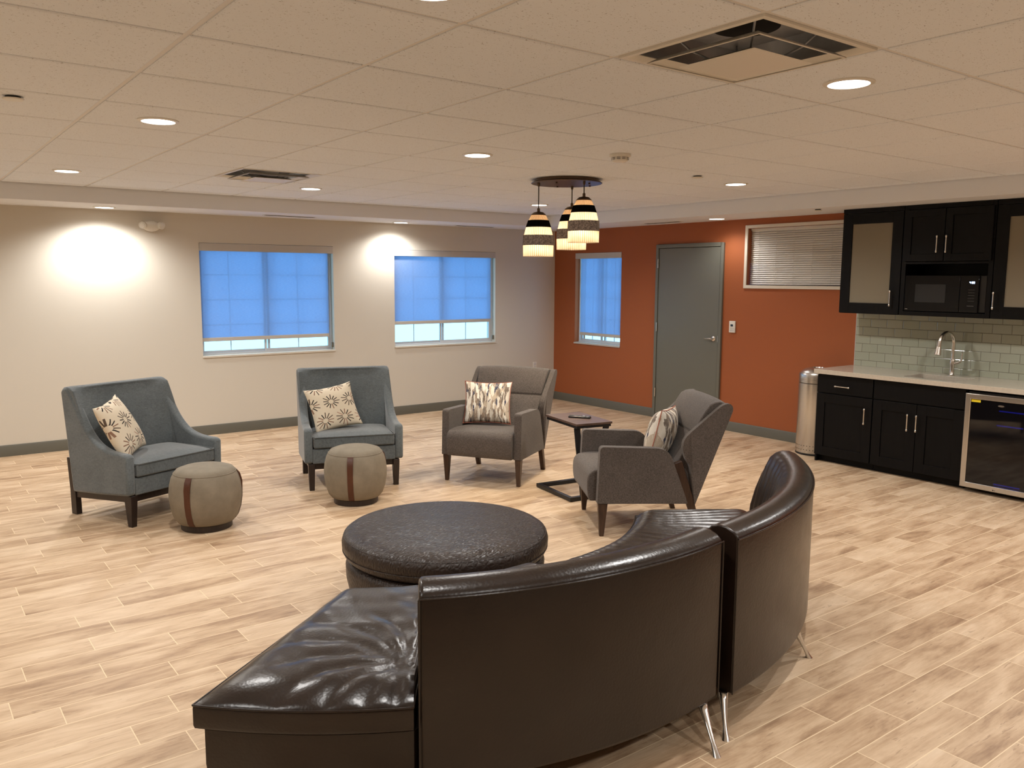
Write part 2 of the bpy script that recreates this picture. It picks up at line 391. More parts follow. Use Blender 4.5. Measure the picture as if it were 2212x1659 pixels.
# ceiling: lay-in tiles, grid and the dropped soffit
TS = .6734; GX, GY = -4.911, -7.036
cx1, cy1 = -WR, -WB
DIFF = [(-1, -1), (-1, 6)]
bm = bmesh.new()
a = -9
while GX+a*TS < cx1:
    x0, x1 = GX+a*TS, min(GX+(a+1)*TS, cx1)
    b = -9
    while GY+b*TS < cy1:
        y0, y1 = GY+b*TS, min(GY+(b+1)*TS, cy1)
        if (a, b) not in DIFF and x1-x0 > .05 and y1-y0 > .05 and x1 > XL and y1 > YF:
            g = .011; e = .006
            bm_loft(bm, [[(x0+g, y0+g, HC+.012), (x1-g, y0+g, HC+.012), (x1-g, y1-g, HC+.012), (x0+g, y1-g, HC+.012)],
                         [(x0+g, y0+g, HC+e*.6), (x1-g, y0+g, HC+e*.6), (x1-g, y1-g, HC+e*.6), (x0+g, y1-g, HC+e*.6)],
                         [(x0+g+e, y0+g+e, HC), (x1-g-e, y0+g+e, HC), (x1-g-e, y1-g-e, HC), (x0+g+e, y1-g-e, HC)]])
        b += 1
    a += 1
ceil_ = tag(obj('ceiling', bm, M_TILE, smooth=0), 'dropped ceiling of speckled square acoustic tiles in a grid', 'ceiling', kind='structure')
bm = bmesh.new(); fx0, fy0 = XL-.1, YF-.1
a = -9
while GX+a*TS < cx1+.02:
    x = GX+a*TS; bm_box(bm, x-.0125, x+.0125, fy0, cy1, HC+.007, HC+.035); a += 1
b = -9
while GY+b*TS < cy1+.02:
    y = GY+b*TS; bm_box(bm, fx0, cx1, y-.0115, y+.0115, HC+.0075, HC+.034); b += 1
obj('grid', bm, M_GRID, ceil_, smooth=0)
bm = bmesh.new()
bm_box(bm, XL-.2, cx1, cy1, 0, HS, HC+.2); bm_box(bm, cx1, 0, YF-.2, 0, HS, HC+.2)
obj('soffit', bm, M_SOFFIT, ceil_, smooth=0)
bm = bmesh.new(); bm_box(bm, XL-.2, .2, YF-.2, .2, HC+.2, HC+.3); obj('plenum_deck', bm, M_DARK, ceil_, smooth=0)

# ------------------------------------------------------------------ ceiling fittings
def downlight(label, x, y, z, group, watts=SPOT_W, lit=True, tilt=None):
    t = thing('recessed_downlight', label, 'ceiling light', (x, y, z), 0, group)
    bm = bmesh.new(); bm_lathe(bm, [(.084, -.002), (.084, -.008), (.103, -.004), (.103, 0), (.084, 0)], n=40); obj('trim_ring', bm, M_WHITE, t)
    bm = bmesh.new(); bm_lathe(bm, [(0, -.0055), (.0838, -.0055), (.0838, -.001), (0, -.001)], n=40); obj('lens', bm, M_LENS, t)
    L = bpy.data.lights.new('downlight_lamp', 'SPOT'); L.energy = watts; L.color = LAMP_COL; L.shadow_soft_size = .055
    L.spot_size = math.radians(158); L.spot_blend = .75
    lo = bpy.data.objects.new('downlight_lamp', L); COL.objects.link(lo); lo.parent = t; lo.location = (0, 0, -.065)
    return t
GL = 'downlights in the tile ceiling'
dl = [(-6.60, -1.97, 'small lit downlight in the tile ceiling toward the beige wall, beside the long seam'),
      (-6.595, -4.65, 'lit downlight above the blue armchair with the taupe pouf at its side'),
      (-4.575, -1.955, 'lit downlight just past the small square vent, nearer the first window'),
      (-4.585, -4.69, 'lit downlight in the middle of the ceiling, left of the smoke detector'),
      (-1.88, -4.675, 'lit downlight in the tile ceiling above the grey door'),
      (-4.545, -7.355, 'large lit downlight beside the big square ceiling vent'),
      (-1.88, -1.975, 'lit downlight seen behind the cord of the lowest pendant'),
      (-6.52, -7.27, 'downlight at the top edge of the view'),
      (-1.90, -7.33, 'downlight in front of the refrigerator beyond the view'),
      (-8.65, -4.68, 'downlight over the floor beside the blue armchair, beyond the view'),
      (-8.65, -1.97, 'downlight near the beige wall, beyond the view'),
      (-8.65, -7.30, 'downlight beside the camera, beyond the view'),
      (-6.55, -9.95, 'added unseen downlight behind the camera'), (-4.55, -9.95, 'added unseen downlight behind the brown sofa'),
      (-1.90, -9.95, 'added unseen downlight past the refrigerator, beyond the view')]  # last row is unseen, added to supply light from behind
for x, y, lb in dl: downlight(lb, x, y, HC, GL, SPOT_W*(1.4 if x > -2.5 and y < -5 else 1))
GS = 'downlights in the lowered soffit'
for x, y, w, lb in [(-6.02, -.34, 85, 'soffit downlight throwing a bright patch on the beige wall beside the emergency light'),
                 (-2.68, -.27, 52, 'soffit downlight between the two beige wall windows'),
                 (-.33, -3.20, 17, 'soffit downlight above the keypad and grey door on the orange wall'),
                 (-9.2, -.35, 34, 'soffit downlight on the beige wall beyond the view'),
                 (-.45, -8.3, 60, 'soffit downlight past the kitchenette, beyond the view')]:
    downlight(lb, x, y, HS, GS, w)

def square_ring(bm, a0, z0, a1, z1, th=.002):
    """thin frustum between square half-sizes a0@z0 and a1@z1"""
    r = lambda a, z: [(-a, -a, z), (a, -a, z), (a, a, z), (-a, a, z)]
    bm_loft(bm, [r(a0, z0), r(a1, z1), r(a1-th, z1+.0005), r(a0-th*1.5, z0+.0005)], loop=True)
def diffuser(label, a, b):
    x, y = GX+(a+.5)*TS, GY+(b+.5)*TS
    t = thing('ceiling_diffuser', label, 'air vent', (x, y, HC), 0, 'square ceiling vents')
    h = TS/2-.013
    bm = bmesh.new(); r = lambda a, z: [(-a, -a, z), (a, -a, z), (a, a, z), (-a, a, z)]
    bm_loft(bm, [r(h, .004), r(h, -.001), r(h-.022, -.001), r(h-.045, .012), r(h-.045, .016), r(h, .010)], loop=True)
    obj('outer_frame', bm, M_WHITE, t, smooth=0)
    bm = bmesh.new()
    bm_loft(bm, [r(h-.046, .014), r(h-.08, .10), r(h-.078, .105), r(h-.040, .016)], loop=True)
    bm_loft(bm, [r(h-.079, .10), r(h-.079, .104)])
    obj('housing', bm, M_GALV, t, smooth=0)
    bm = bmesh.new(); bm_lathe(bm, [(.12, .092), (.12, .0985), (0, .0985)], n=40); obj('duct_opening', bm, M_DARK, t)
    bm = bmesh.new(); square_ring(bm, .252, -.022, .220, -.004, .004); square_ring(bm, .252, -.0245, .244, -.0245, .002); obj('middle_cone', bm, M_WHITE, t, smooth=0)
    bm = bmesh.new()
    bm_loft(bm, [r(.168, -.038), r(.165, -.041), r(.120, -.024), r(.085, -.020), r(.085, -.017), r(.122, -.020)], cap=True)
    obj('centre_panel', bm, M_WHITE, t, smooth=0)
    for sx, sy in ((1, 1), (-1, 1), (1, -1), (-1, -1)):
        bm = bmesh.new(); bm_tube(bm, [(sx*.085, sy*.085, -.018), (sx*.14, sy*.14, .02), (sx*.2, sy*.2, .098)], .004, 8)
        obj('hanger_bracket', bm, M_GALV, t)
diffuser('large open square ceiling vent near the big downlight', -1, -1)
diffuser('small square ceiling vent seen above the first window', -1, 6)

def slot_vent(label, x, y, L, axis):
    t = thing('slot_vent', label, 'air vent', (x, y, HS), 0 if axis == 'x' else PI/2, 'narrow slot vents under the soffit')
    bm = bmesh.new(); bm_box(bm, -L/2, L/2, -.045, .045, -.004, 0); obj('frame', bm, M_WHITE, t, .0015)
    bm = bmesh.new()
    for k in (-1, 0, 1): bm_box(bm, -L/2+.015, L/2-.015, k*.022-.006, k*.022+.006, -.0055, -.0035)
    obj('slots', bm, M_DARK, t, smooth=0)
slot_vent('slot vent in the soffit between the emergency light and first window', -4.14, -.38, .60, 'x')
slot_vent('slot vent in the soffit above the window nearest the corner', -1.55, -.22, .60, 'x')
slot_vent('slot vent in the soffit above the narrow window on orange wall', -.28, -2.34, .58, 'y')

def sprinkler(label, x, y, z, r=.045):
    t = thing('sprinkler_cover', label, 'sprinkler', (x, y, z), 0, 'round sprinkler covers')
    bm = bmesh.new(); bm_lathe(bm, [(0, -.016), (r*.9, -.016), (r, -.012), (r, -.010), (0, -.010)], n=32); obj('cover_plate', bm, M_WHITE, t)
    bm = bmesh.new(); bm_lathe(bm, [(0, -.010), (r*.72, -.010), (r*.72, 0), (0, 0)], n=24); obj('recess_cup', bm, M_BLACK, t)
sprinkler('round sprinkler cover between smoke detector and downlight over door', -2.565, -4.84, HC)
sprinkler('round sprinkler cover at the left edge of the ceiling', -7.28, -4.862, HC)
sprinkler('small sprinkler cover in the soffit beside the kitchen cabinets', -.587, -4.632, HS, .038)

t = thing('smoke_detector', 'round white smoke detector on the tile ceiling near the pendants', 'smoke detector', (-3.868, -5.305, HC))
bm = bmesh.new(); bm_lathe(bm, [(.066, -.018), (.070, -.014), (.070, 0), (0, 0)][::1], n=40); obj('base_ring', bm, M_WHITE, t)
bm = bmesh.new(); bm_lathe(bm, [(0, -.052), (.035, -.052), (.050, -.046), (.056, -.036), (.056, -.018), (0, -.018)], n=40); obj('cover', bm, M_WHITE, t)
bm = bmesh.new()
for k in range(10):
    for zz in (-.027, -.036):
        A = 2*PI*k/10; bm_box(bm, .0545, .0568, -.012, .012, zz-.0013, zz+.0013, Matrix.Rotation(A, 4, 'Z'))
obj('slots', bm, M_DARK, t, smooth=0)

# emergency light on the beige wall
t = thing('emergency_light', 'white twin-head emergency light high on the beige wall', 'emergency light', (-5.515, 0, 2.285))
bm = bmesh.new()
rings = []
for k in range(9):
    d = k/8; s = math.sqrt(max(0, 1-(d*.98)**2.2))
    rings.append([(.088*s*math.cos(q)*1.0, -.012-.055*d, .058*s*math.sin(q)-.004) for q in [2*PI*i/28 for i in range(28)]])
rings.insert(0, [(.088*math.cos(q), -.0005, .058*math.sin(q)-.004) for q in [2*PI*i/28 for i in range(28)]])
bm_loft(bm, rings); obj('housing', bm, M_WHITE, t)
for s in (-1, 1):
    bm = bmesh.new(); Mx = Matrix.Translation((s*.088, -.052, .004)) @ Matrix.Rotation(s*.55, 4, 'Z') @ Matrix.Rotation(PI/2+.25, 4, 'X')
    bm_lathe(bm, [(0, -.03), (.024, -.03), (.036, -.008), (.037, .022), (0, .022)], n=28, M=Mx); h = obj('lamp_head', bm, M_WHITE, t)
    bm = bmesh.new(); bm_lathe(bm, [(0, .0225), (.030, .0225), (.026, .029), (0, .031)], n=28, M=Mx); obj('lamp_lens', bm, plain('prismatic_lens', (.75, .74, .70), .15), h)

# ------------------------------------------------------------------ windows and shades
M_SHADE = newmat('grey_solar_fabric'); t = NT(M_SHADE)
vv = t.mapped(); wv = t.noise(t.mapped(scale=(6, 6, 90)), 5, 3)
colD = t.ramp(wv, [(.3, (.50, .51, .53)), (.7, (.60, .61, .63))]); colT = t.ramp(wv, [(.3, (.42, .52, .68)), (.7, (.52, .63, .78))])
df = t.node('ShaderNodeBsdfDiffuse'); tr = t.node('ShaderNodeBsdfTranslucent'); tp = t.node('ShaderNodeBsdfTransparent')
t.l.new(colD, df.inputs[0]); t.l.new(colT, tr.inputs[0]); tp.inputs[0].default_value = (.42, .50, .70, 1)
m1 = t.node('ShaderNodeMixShader'); m1.inputs[0].default_value = .72; t.l.new(df.outputs[0], m1.inputs[1]); t.l.new(tr.outputs[0], m1.inputs[2])
m2 = t.node('ShaderNodeMixShader'); m2.inputs[0].default_value = .34; t.l.new(m1.outputs[0], m2.inputs[1]); t.l.new(tp.outputs[0], m2.inputs[2])
t.l.new(m2.outputs[0], t.n['Material Output'].inputs[0])
M_VAL = plain('grey_valance', hexl(190, 186, 180), .5)

def place(t, axis, pos):
    """local: x along the wall, y outward to outdoors"""
    if axis == 'x': t.location = (0, 0, 0); t.rotation_euler = (0, 0, 0)
    else: t.rotation_euler = (0, 0, -PI/2)      # local x -> -Y world, local y -> +X world
def window(name, label, axis, a0, a1, z0, z1, stiles, verts, hors, sill_ext=.01):
    t = thing(name, label, 'window', kind='structure'); place(t, axis, 0)
    y0, y1 = .075, .135
    bm = bmesh.new(); f = .022
    bm_box(bm, a0, a0+f, y0, y1, z0, z1); bm_box(bm, a1-f, a1, y0, y1, z0, z1)
    bm_box(bm, a0+f, a1-f, y0, y1, z0, z0+f); bm_box(bm, a0+f, a1-f, y0, y1, z1-f, z1); obj('frame', bm, M_VINYL, t, .003)
    c0, c1 = stiles
    for i, (p, q, yy) in enumerate(((a0+f, c1, .108), (c0, a1-f, .086))):
        s = .026; bm = bmesh.new(); w = .022
        bm_box(bm, p, p+s, yy, yy+w, z0+f, z1-f); bm_box(bm, q-s, q, yy, yy+w, z0+f, z1-f)
        bm_box(bm, p+s, q-s, yy, yy+w, z0+f, z0+f+s); bm_box(bm, p+s, q-s, yy, yy+w, z1-f-s, z1-f)
        sash = obj('sash', bm, M_VINYL, t, .002)
        bm = bmesh.new()
        vx = verts[i]
        bm_box(bm, vx-.005, vx+.005, yy+.009, yy+.016, z0+f+s, z1-f-s)
        for hz in hors:
            bm_box(bm, p+s, vx-.005, yy+.009, yy+.016, hz-.005, hz+.005); bm_box(bm, vx+.005, q-s, yy+.009, yy+.016, hz-.005, hz+.005)
        obj('muntin', bm, M_VINYL, sash, smooth=0)
        bm = bmesh.new(); bm_box(bm, p+s*.8, q-s*.8, yy+.011, yy+.013, z0+f+s*.8, z1-f-s*.8); obj('pane', bm, M_GLASS, sash, smooth=0)
    bm = bmesh.new(); bm_box(bm, a0-.004, a1+.004, -.014, 0, z0-.02, z0); bm_box(bm, a0+.001, a1-.001, -.001, y0-.001, z0-.001, z0+.003)
    obj('window_sill', bm, M_BEIGE if axis == 'x' else M_VAL, t, .002)
    return t
window('window_1', 'wide window with a lowered shade on the beige wall', 'x', *W1, (-4.30, -4.225), (-4.68, -3.88), (1.22, 1.50, 1.78))
window('window_2', 'square window with a half raised shade near the corner', 'x', *W2, (-1.905, -1.83), (-2.287, -1.487), (1.20, 1.485, 1.77))
window('window_3', 'narrow shaded window on the orange wall', 'y', .455, 1.372, W3[2], W3[3], (.90, .975), (.70, 1.16), (1.20, 1.49, 1.78))
def shade(label, axis, a0, a1, f0, f1, ztop, zv, zhem, cord=True):
    t = thing('roller_shade', label, 'roller shade', group='grey roller shades'); place(t, axis, 0)
    bm = bmesh.new(); bm_box(bm, a0, a1, -.006, .060, zv, ztop); obj('valance', bm, M_VAL, t, .002)
    bm = bmesh.new(); n = 24
    for k in range(1):
        bm_box(bm, f0, f1, .034, .0348, zhem+.04, zv+.01)
    obj('fabric', bm, M_SHADE, t, smooth=0)
    bm = bmesh.new(); bm_box(bm, f0, f1, .028, .041, zhem, zhem+.042); obj('hem_bar', bm, M_VAL, t, .003)
    if cord:
        bm = bmesh.new(); x = a1-.022
        bm_tube(bm, [(x, .03, zv), (x, .03, W1[2]+.09)], .0018, 6); bm_tube(bm, [(x+.012, .03, zv), (x+.012, .03, W1[2]+.09)], .0018, 6); obj('bead_chain', bm, M_DOORG, t)
        bm = bmesh.new(); bm_box(bm, x-.006, x+.018, .022, .038, W1[2]+.03, W1[2]+.09); obj('chain_tensioner', bm, M_DOORG, t, .004)
shade('lowered shade over the wide window behind the blue armchairs', 'x', W1[0]+.002, W1[1]-.002, -5.022, -3.515, 2.122, 2.040, 1.043)
shade('half raised shade over the window nearest the corner', 'x', W2[0]+.002, W2[1]-.002, -2.622, -1.115, 2.105, 2.030, 1.160)
shade('shade on the narrow window of the orange wall', 'y', W3[1]*-1+.002, -W3[0]-.002, .535, 1.365, 2.107, 2.032, .968, False)

# interior window with blinds, partly behind the upper cabinet
t = thing('window_4', 'interior window with horizontal blinds high on the orange wall', 'window', kind='structure'); place(t, 'y', 0)
a0, a1, z0, z1 = 3.385, 4.75, 1.695, 2.325
bm = bmesh.new(); f = .035
bm_box(bm, a0-f, a0, -.016, 0, z0-f, z1+f); bm_box(bm, a1, a1+f, -.016, 0, z0-f, z1+f)
bm_box(bm, a0, a1, -.016, 0, z0-f, z0); bm_box(bm, a0, a1, -.016, 0, z1, z1+f); obj('frame', bm, plain('cream_trim_paint', hexl(214, 206, 192), .4), t, .002)
bm = bmesh.new(); bm_box(bm, a0, a1, .012, .016, z0, z1); obj('pane', bm, M_GLASS, t, smooth=0)
bm = bmesh.new(); bm_box(bm, a0, a1, .19, .199, z0, z1); obj('sky_blocker', bm, M_DARK, t, smooth=0)  # dark sheet added to block the sky, in place of an unlit room
t = thing('venetian_blind', 'off-white horizontal blinds behind the interior window glass', 'blind'); place(t, 'y', 0)
bm = bmesh.new(); n = 26
for k in range(n):
    z = z0+.02+k*(z1-z0-.05)/(n-1); bm_box(bm, a0+.008, a1-.008, -.0125, .0125, -.0008, .0008, Matrix.Translation((0, .055, z)) @ Matrix.Rotation(.95+random.uniform(-.05, .05), 4, 'X'))
obj('slats', bm, plain('blind_slat', hexl(240, 236, 228), .5), t, smooth=0)
bm = bmesh.new(); bm_box(bm, a0+.005, a1-.005, .035, .075, z1-.025, z1-.001); obj('head_rail', bm, M_WHITE, t, .002)
bm = bmesh.new()
for k in range(6): x = a0+.12+k*.225; bm_tube(bm, [(x, .040, z0+.015), (x, .040, z1-.02)], .0013, 5)
obj('ladder_cord', bm, M_WHITE, t)

# ------------------------------------------------------------------ door
t = thing('door_1', 'tall grey-green door in a matching steel frame', 'door', kind='structure'); place(t, 'y', 0)
bm = bmesh.new(); p = 2.009; q = 3.066
prof = lambda w0, w1: None
for (x0, x1, zz0, zz1) in ((p, p+.042, 0, 2.182), (q-.042, q, 0, 2.182), (p+.042, q-.042, 2.138, 2.182)): bm_box(bm, x0, x1, -.028, 0, zz0, zz1)
obj('door_frame', bm, M_DOORG, t, .003)
bm = bmesh.new(); bm_box(bm, p+.046, q-.046, -.018, -.0005, .008, 2.133); slab = obj('door_slab', bm, M_DOORG, t, .002)
bm = bmesh.new(); bm_box(bm, p+.042, q-.042, -.006, -.0001, .0, 2.138); obj('stop_gap', bm, M_DARK, t, smooth=0)
for z in (1.95, 1.16, .33):
    bm = bmesh.new(); bm_tube(bm, [(p+.044, -.030, z-.055), (p+.044, -.030, z+.055)], .0075, 10); obj('hinge', bm, M_NICKEL, t)
bm = bmesh.new(); hy = 2.955
bm_lathe(bm, [(0, 0), (.031, 0), (.031, .006), (.024, .012), (.012, .014), (.011, .045), (0, .045)], n=28, M=Matrix.Translation((hy, -.018, 1.065)) @ Matrix.Rotation(PI/2, 4, 'X'))
bm_tube(bm, [(hy, -.062, 1.065), (hy-.02, -.064, 1.066), (hy-.06, -.060, 1.064), (hy-.105, -.050, 1.062), (hy-.118, -.046, 1.062)], [.009, .009, .0075, .006, .004], 12)
obj('door_handle', bm, M_NICKEL, t)
bm = bmesh.new(); bm_box(bm, q-.052, q-.044, -.0205, -.0175, 1.03, 1.10); obj('latch_plate', bm, M_NICKEL, t)

# keypad, outlet
t = thing('access_keypad', 'small white keypad with dark screen beside the grey door', 'keypad', (0, -3.219, 1.216), -PI/2)
bm = bmesh.new(); bm_box(bm, -.042, .042, -.022, 0, -.067, .067); obj('housing', bm, M_WHITE, t, .006, 3)
bm = bmesh.new(); bm_box(bm, -.020, .016, -.0228, -.0215, .004, .030); obj('screen', bm, plain('keypad_screen', (.02, .025, .035), .2), t)
bm = bmesh.new()
for i in range(3):
    for j in range(4): bm_box(bm, -.024+i*.020, -.012+i*.020, -.0235, -.0215, -.050+j*.012, -.043+j*.012)
bm_box(bm, .022, .032, -.0232, -.0215, .008, .012)
obj('keys', bm, plain('keypad_grey', (.42, .42, .42), .5), t)
t = thing('wall_outlet', 'beige power outlet low on the window wall near the corner', 'outlet', (-.356, 0, .506))
bm = bmesh.new(); bm_box(bm, -.036, .036, -.006, 0, -.058, .058); obj('cover_plate', bm, M_WHITE, t, .003)
bm = bmesh.new()
for zz in (-.024, .024):
    bm_box(bm, -.016, .016, -.0085, -.005, zz-.014, zz+.014)
obj('socket', bm, M_VINYL, t, .003)

# ------------------------------------------------------------------ pendant cluster
def mat_pleat(name, c1, c2, em=0):
    m = newmat(name); t = NT(m); x, y, z = t.sep(t.mapped())
    a = t.m('ARCTAN2', y, x); w = t.m('ADD', t.m('MULTIPLY', t.m('SINE', t.m('MULTIPLY', a, 46)), .5), .5)
    n2 = t.node('ShaderNodeTexNoise', noise_dimensions='1D'); t.put(n2.inputs['W'], t.m('MULTIPLY', a, 6)); n2.inputs['Scale'].default_value = 3
    col = t.ramp(t.m('ADD', t.m('MULTIPLY', w, .55), t.m('MULTIPLY', n2.outputs[0], .45)), [(.25, c1), (.75, c2)])
    df = t.node('ShaderNodeBsdfDiffuse'); tr = t.node('ShaderNodeBsdfTranslucent'); t.l.new(col, df.inputs[0]); t.l.new(col, tr.inputs[0])
    mx = t.node('ShaderNodeMixShader'); mx.inputs[0].default_value = .72; t.l.new(df.outputs[0], mx.inputs[1]); t.l.new(tr.outputs[0], mx.inputs[2])
    tp = t.node('ShaderNodeBsdfTransparent'); m2 = t.node('ShaderNodeMixShader'); m2.inputs[0].default_value = em
    t.l.new(mx.outputs[0], m2.inputs[1]); t.l.new(tp.outputs[0], m2.inputs[2]); t.l.new(m2.outputs[0], t.n['Material Output'].inputs[0]); return m
M_CREAM = mat_pleat('pleated_cream_shade', (.60, .42, .24), (.86, .78, .62), .10)
M_AMBER = mat_pleat('pleated_bronze_shade', (.26, .15, .08), (.62, .47, .31), .10)
M_BLKSH = mat_pleat('black_shade_band', (.008, .008, .008), (.014, .013, .012))
M_TWEED = newmat('grey_woven_band'); t = NT(M_TWEED)
n1 = t.noise(t.mapped(scale=(1, 1, .12)), 420, 2); n2_ = t.noise(t.mapped(scale=(.12, .12, 1)), 420, 2)
col = t.ramp(t.m('MULTIPLY', t.m('ADD', n1, n2_), .5), [(.40, (.05, .045, .045)), (.60, (.30, .26, .24))])
df = t.node('ShaderNodeBsdfDiffuse'); tr = t.node('ShaderNodeBsdfTranslucent'); t.l.new(col, df.inputs[0]); t.l.new(col, tr.inputs[0])
mx = t.node('ShaderNodeMixShader'); mx.inputs[0].default_value = .45; t.l.new(df.outputs[0], mx.inputs[1]); t.l.new(tr.outputs[0], mx.inputs[2]); t.l.new(mx.outputs[0], t.n['Material Output'].inputs[0])
M_BRONZE = plain('antique_bronze', (.11, .075, .05), .35, .8)
M_BULB = emit('lit_bulb', (1, .88, .68), 40)
pend = thing('pendant_cluster', 'three-shade pendant light hanging from a round bronze canopy', 'pendant light', (-3.20, -3.985, HC))
bm = bmesh.new(); bm_lathe(bm, [(0, -.034), (.292, -.034), (.296, -.030), (.284, -.022), (.268, -.020), (.268, 0), (0, 0)], n=72); obj('canopy', bm, M_BRONZE, pend)
for (dx, dy) in ((.1, -.17), (-.15, -.05), (.06, .19), (.24, -.02), (-.2, .13)):
    bm = bmesh.new(); bm_lathe(bm, [(0, -.044), (.008, -.044), (.008, -.034), (0, -.034)], dx, dy, 12); obj('canopy_screw', bm, M_BRONZE, pend)
for (x, y, zb) in ((-3.409, -3.876, 1.942), (-3.209, -4.214, 2.052), (-3.035, -3.865, 2.006)):
    P0 = Vector((x+3.20, y+3.985, zb-HC))
    def at(name, prof, mat, par, n=64, lab=None):
        bm = bmesh.new(); bm_lathe(bm, prof, 0, 0, n); o = obj(name, bm, mat, par, label=lab); return o
    sh = at('shade', [(.126, 0), (.128, .010), (.128, .093), (.1265, .093), (.1265, .010), (.1245, .001)], M_CREAM, pend, lab='banded shade of cream pleats, black and grey woven rings'); sh.location = P0
    # open rings: rebuild without caps
    def ring(name, r0, z0, r1, z1, mat, par):
        bm = bmesh.new(); n = 64; th = .0015
        c = lambda r, z: [(r*math.cos(2*PI*i/n), r*math.sin(2*PI*i/n), z) for i in range(n)]
        bm_loft(bm, [c(r0, z0), c(r1, z1), c(r1-th, z1), c(r0-th, z0)], loop=True); return obj(name, bm, mat, par, smooth=60)
    me_old = sh.data
    bm = bmesh.new(); n = 64; c = lambda r, z: [(r*math.cos(2*PI*i/n), r*math.sin(2*PI*i/n), z) for i in range(n)]
    bm_loft(bm, [c(.1265, 0), c(.128, .093), c(.1265, .093), c(.125, 0)], loop=True); bmesh.ops.recalc_face_normals(bm, faces=bm.faces); bm.to_mesh(me_old); bm.free()
    for p_ in me_old.polygons: p_.use_smooth = True
    ring('grey_band', .131, .090, .127, .174, M_TWEED, sh)
    ring('cream_band', .121, .170, .103, .242, M_CREAM, sh)
    ring('black_band', .107, .238, .087, .296, M_BLKSH, sh)
    ring('bronze_band', .084, .292, .062, .338, M_AMBER, sh)
    bm = bmesh.new(); bm_lathe(bm, [(.0625, .336), (.060, .346), (.040, .362), (.012, .368), (.012, .392), (.007, .396), (0, .396)], 0, 0, 40)
    o = obj('shade_cap', bm, M_BRONZE, sh)
    bm = bmesh.new(); bm_lathe(bm, [(0, .060), (.022, .066), (.031, .088), (.028, .115), (.015, .145), (.014, .175), (0, .175)], 0, 0, 24); obj('bulb', bm, M_BULB, sh)
    bm = bmesh.new(); bm_tube(bm, [(P0.x, P0.y, P0.z+.39), (P0.x, P0.y, -.05)], .0045, 8); obj('cord', bm, M_BLACK, pend)
    bm = bmesh.new(); bm_lathe(bm, [(0, -.062), (.007, -.062), (.011, -.050), (.011, -.034), (0, -.034)], P0.x, P0.y, 16); obj('cord_grip', bm, M_BRONZE, pend)
    L = bpy.data.lights.new('pendant_bulb_lamp', 'POINT'); L.energy = 150; L.color = (1, .84, .62); L.shadow_soft_size = .035
    lo = bpy.data.objects.new('pendant_bulb_lamp', L); COL.objects.link(lo); lo.parent = sh; lo.location = (0, 0, .10)

# ------------------------------------------------------------------ blue armchairs (local: front legs on y=0, +y to the back)
def blue_chair(label, loc, rz):
    t = thing('slipper_armchair', label, 'armchair', (*loc, 0), rz, 'slate blue armchairs')
    top = catmull([(.0, .528), (.10, .530), (.20, .542), (.31, .582), (.41, .665), (.49, .775), (.555, .875), (.60, .935)], 5)
    outline = [(-.035, .235), (-.042, .505)] + [(-.03, .524)] + top + [(.625, .955), (.665, .952), (.695, .925), (.660, .62), (.612, .185), (.30, .205)]
    for s in (-1, 1):
        bm = bmesh.new(); bm_poly(bm, outline, s*.342, s*.41); obj('arm', bm, M_BLUE, t, .020, 4, 50)
    # backrest: wraps forward where it meets the arms
    bm = bmesh.new(); rings = []
    N = 24
    for i in range(N+1):
        x = -.40+.80*i/N; w = abs(x)/.40; fw = .105*w**5
        lift = 0 if w < .97 else -.004
        r = []
        for k in range(12):
            q = k/11; z = .36+q*.575
            yf = .455+.030*q+.115*q**1.8; bul = .018*math.sin(PI*q)*(1-w**4)
            r.append((x, yf-bul-fw*(1-.55*q), z))
        r += [(x, .595, .952), (x, .625, .962+lift), (x, .665, .958+lift), (x, .688, .935), (x, .662, .70), (x, .632, .42), (x, .608, .19), (x, .46, .20)]
        rings.append(r)
    bm_loft(bm, rings); obj('backrest', bm, M_BLUE, t, .012, 3, 50)
    bm = bmesh.new(); bm_box(bm, -.343, .343, -.030, .46, .23, .352); obj('seat_frame', bm, M_BLUE, t, .008, 3)
    # seat cushion with crown and piping
    bm = bmesh.new(); rings = []
    for i in range(21):
        u = -1+i/10; x = .333*u; e = 1-abs(u)**6; r = []
        for k in range(13):
            v = k/12; y = -.045+.515*v; r.append((x, y, .448+.030*e*(1-abs(2*v-1)**5)))
        r += [(x, .47, .36), (x, -.045, .36)]
        rings.append(r)
    bm_loft(bm, rings); cu = obj('seat_cushion', bm, M_BLUE, t, .012, 4, 50)
    bm = bmesh.new(); bm_tube(bm, [(-.333, .3, .452), (-.337, -.03, .452), (-.325, -.049, .452), (.325, -.049, .452), (.337, -.03, .452), (.333, .3, .452)], .0045, 8); obj('piping', bm, M_BLUE, cu)
    # wood base
    for s in (-1, 1):
        bm = bmesh.new(); x = s*.352
        ring = lambda z, w, y0, y1: [(x-w, y0, z), (x+w, y0, z), (x+w, y1, z), (x-w, y1, z)]
        bm_loft(bm, [ring(0, .020, -.010, .035), ring(.19, .026, -.022, .055), ring(.228, .026, -.022, .055)]); obj('leg', bm, M_ESPR, t, .003)
        bm = bmesh.new()
        bm_poly(bm, [(.635, 0), (.698, 0), (.702, .19), (.722, .425), (.690, .425), (.640, .19)], x-.022, x+.022); obj('leg', bm, M_ESPR, t, .003)
        bm = bmesh.new(); bm_poly(bm, [(.055, .175), (.642, .130), (.642, .180), (.055, .228)], x-.014, x+.014); obj('side_rail', bm, M_ESPR, t, .002)
    bm = bmesh.new(); bm_box(bm, -.326, .326, .0, .024, .178, .229); obj('front_rail', bm, M_ESPR, t, .002)
    bm = bmesh.new(); bm_box(bm, -.330, .330, .655, .68, .125, .17); obj('back_rail', bm, M_ESPR, t, .002)
    return t
rotA, rotB = math.radians(22.6), math.radians(-18.4)
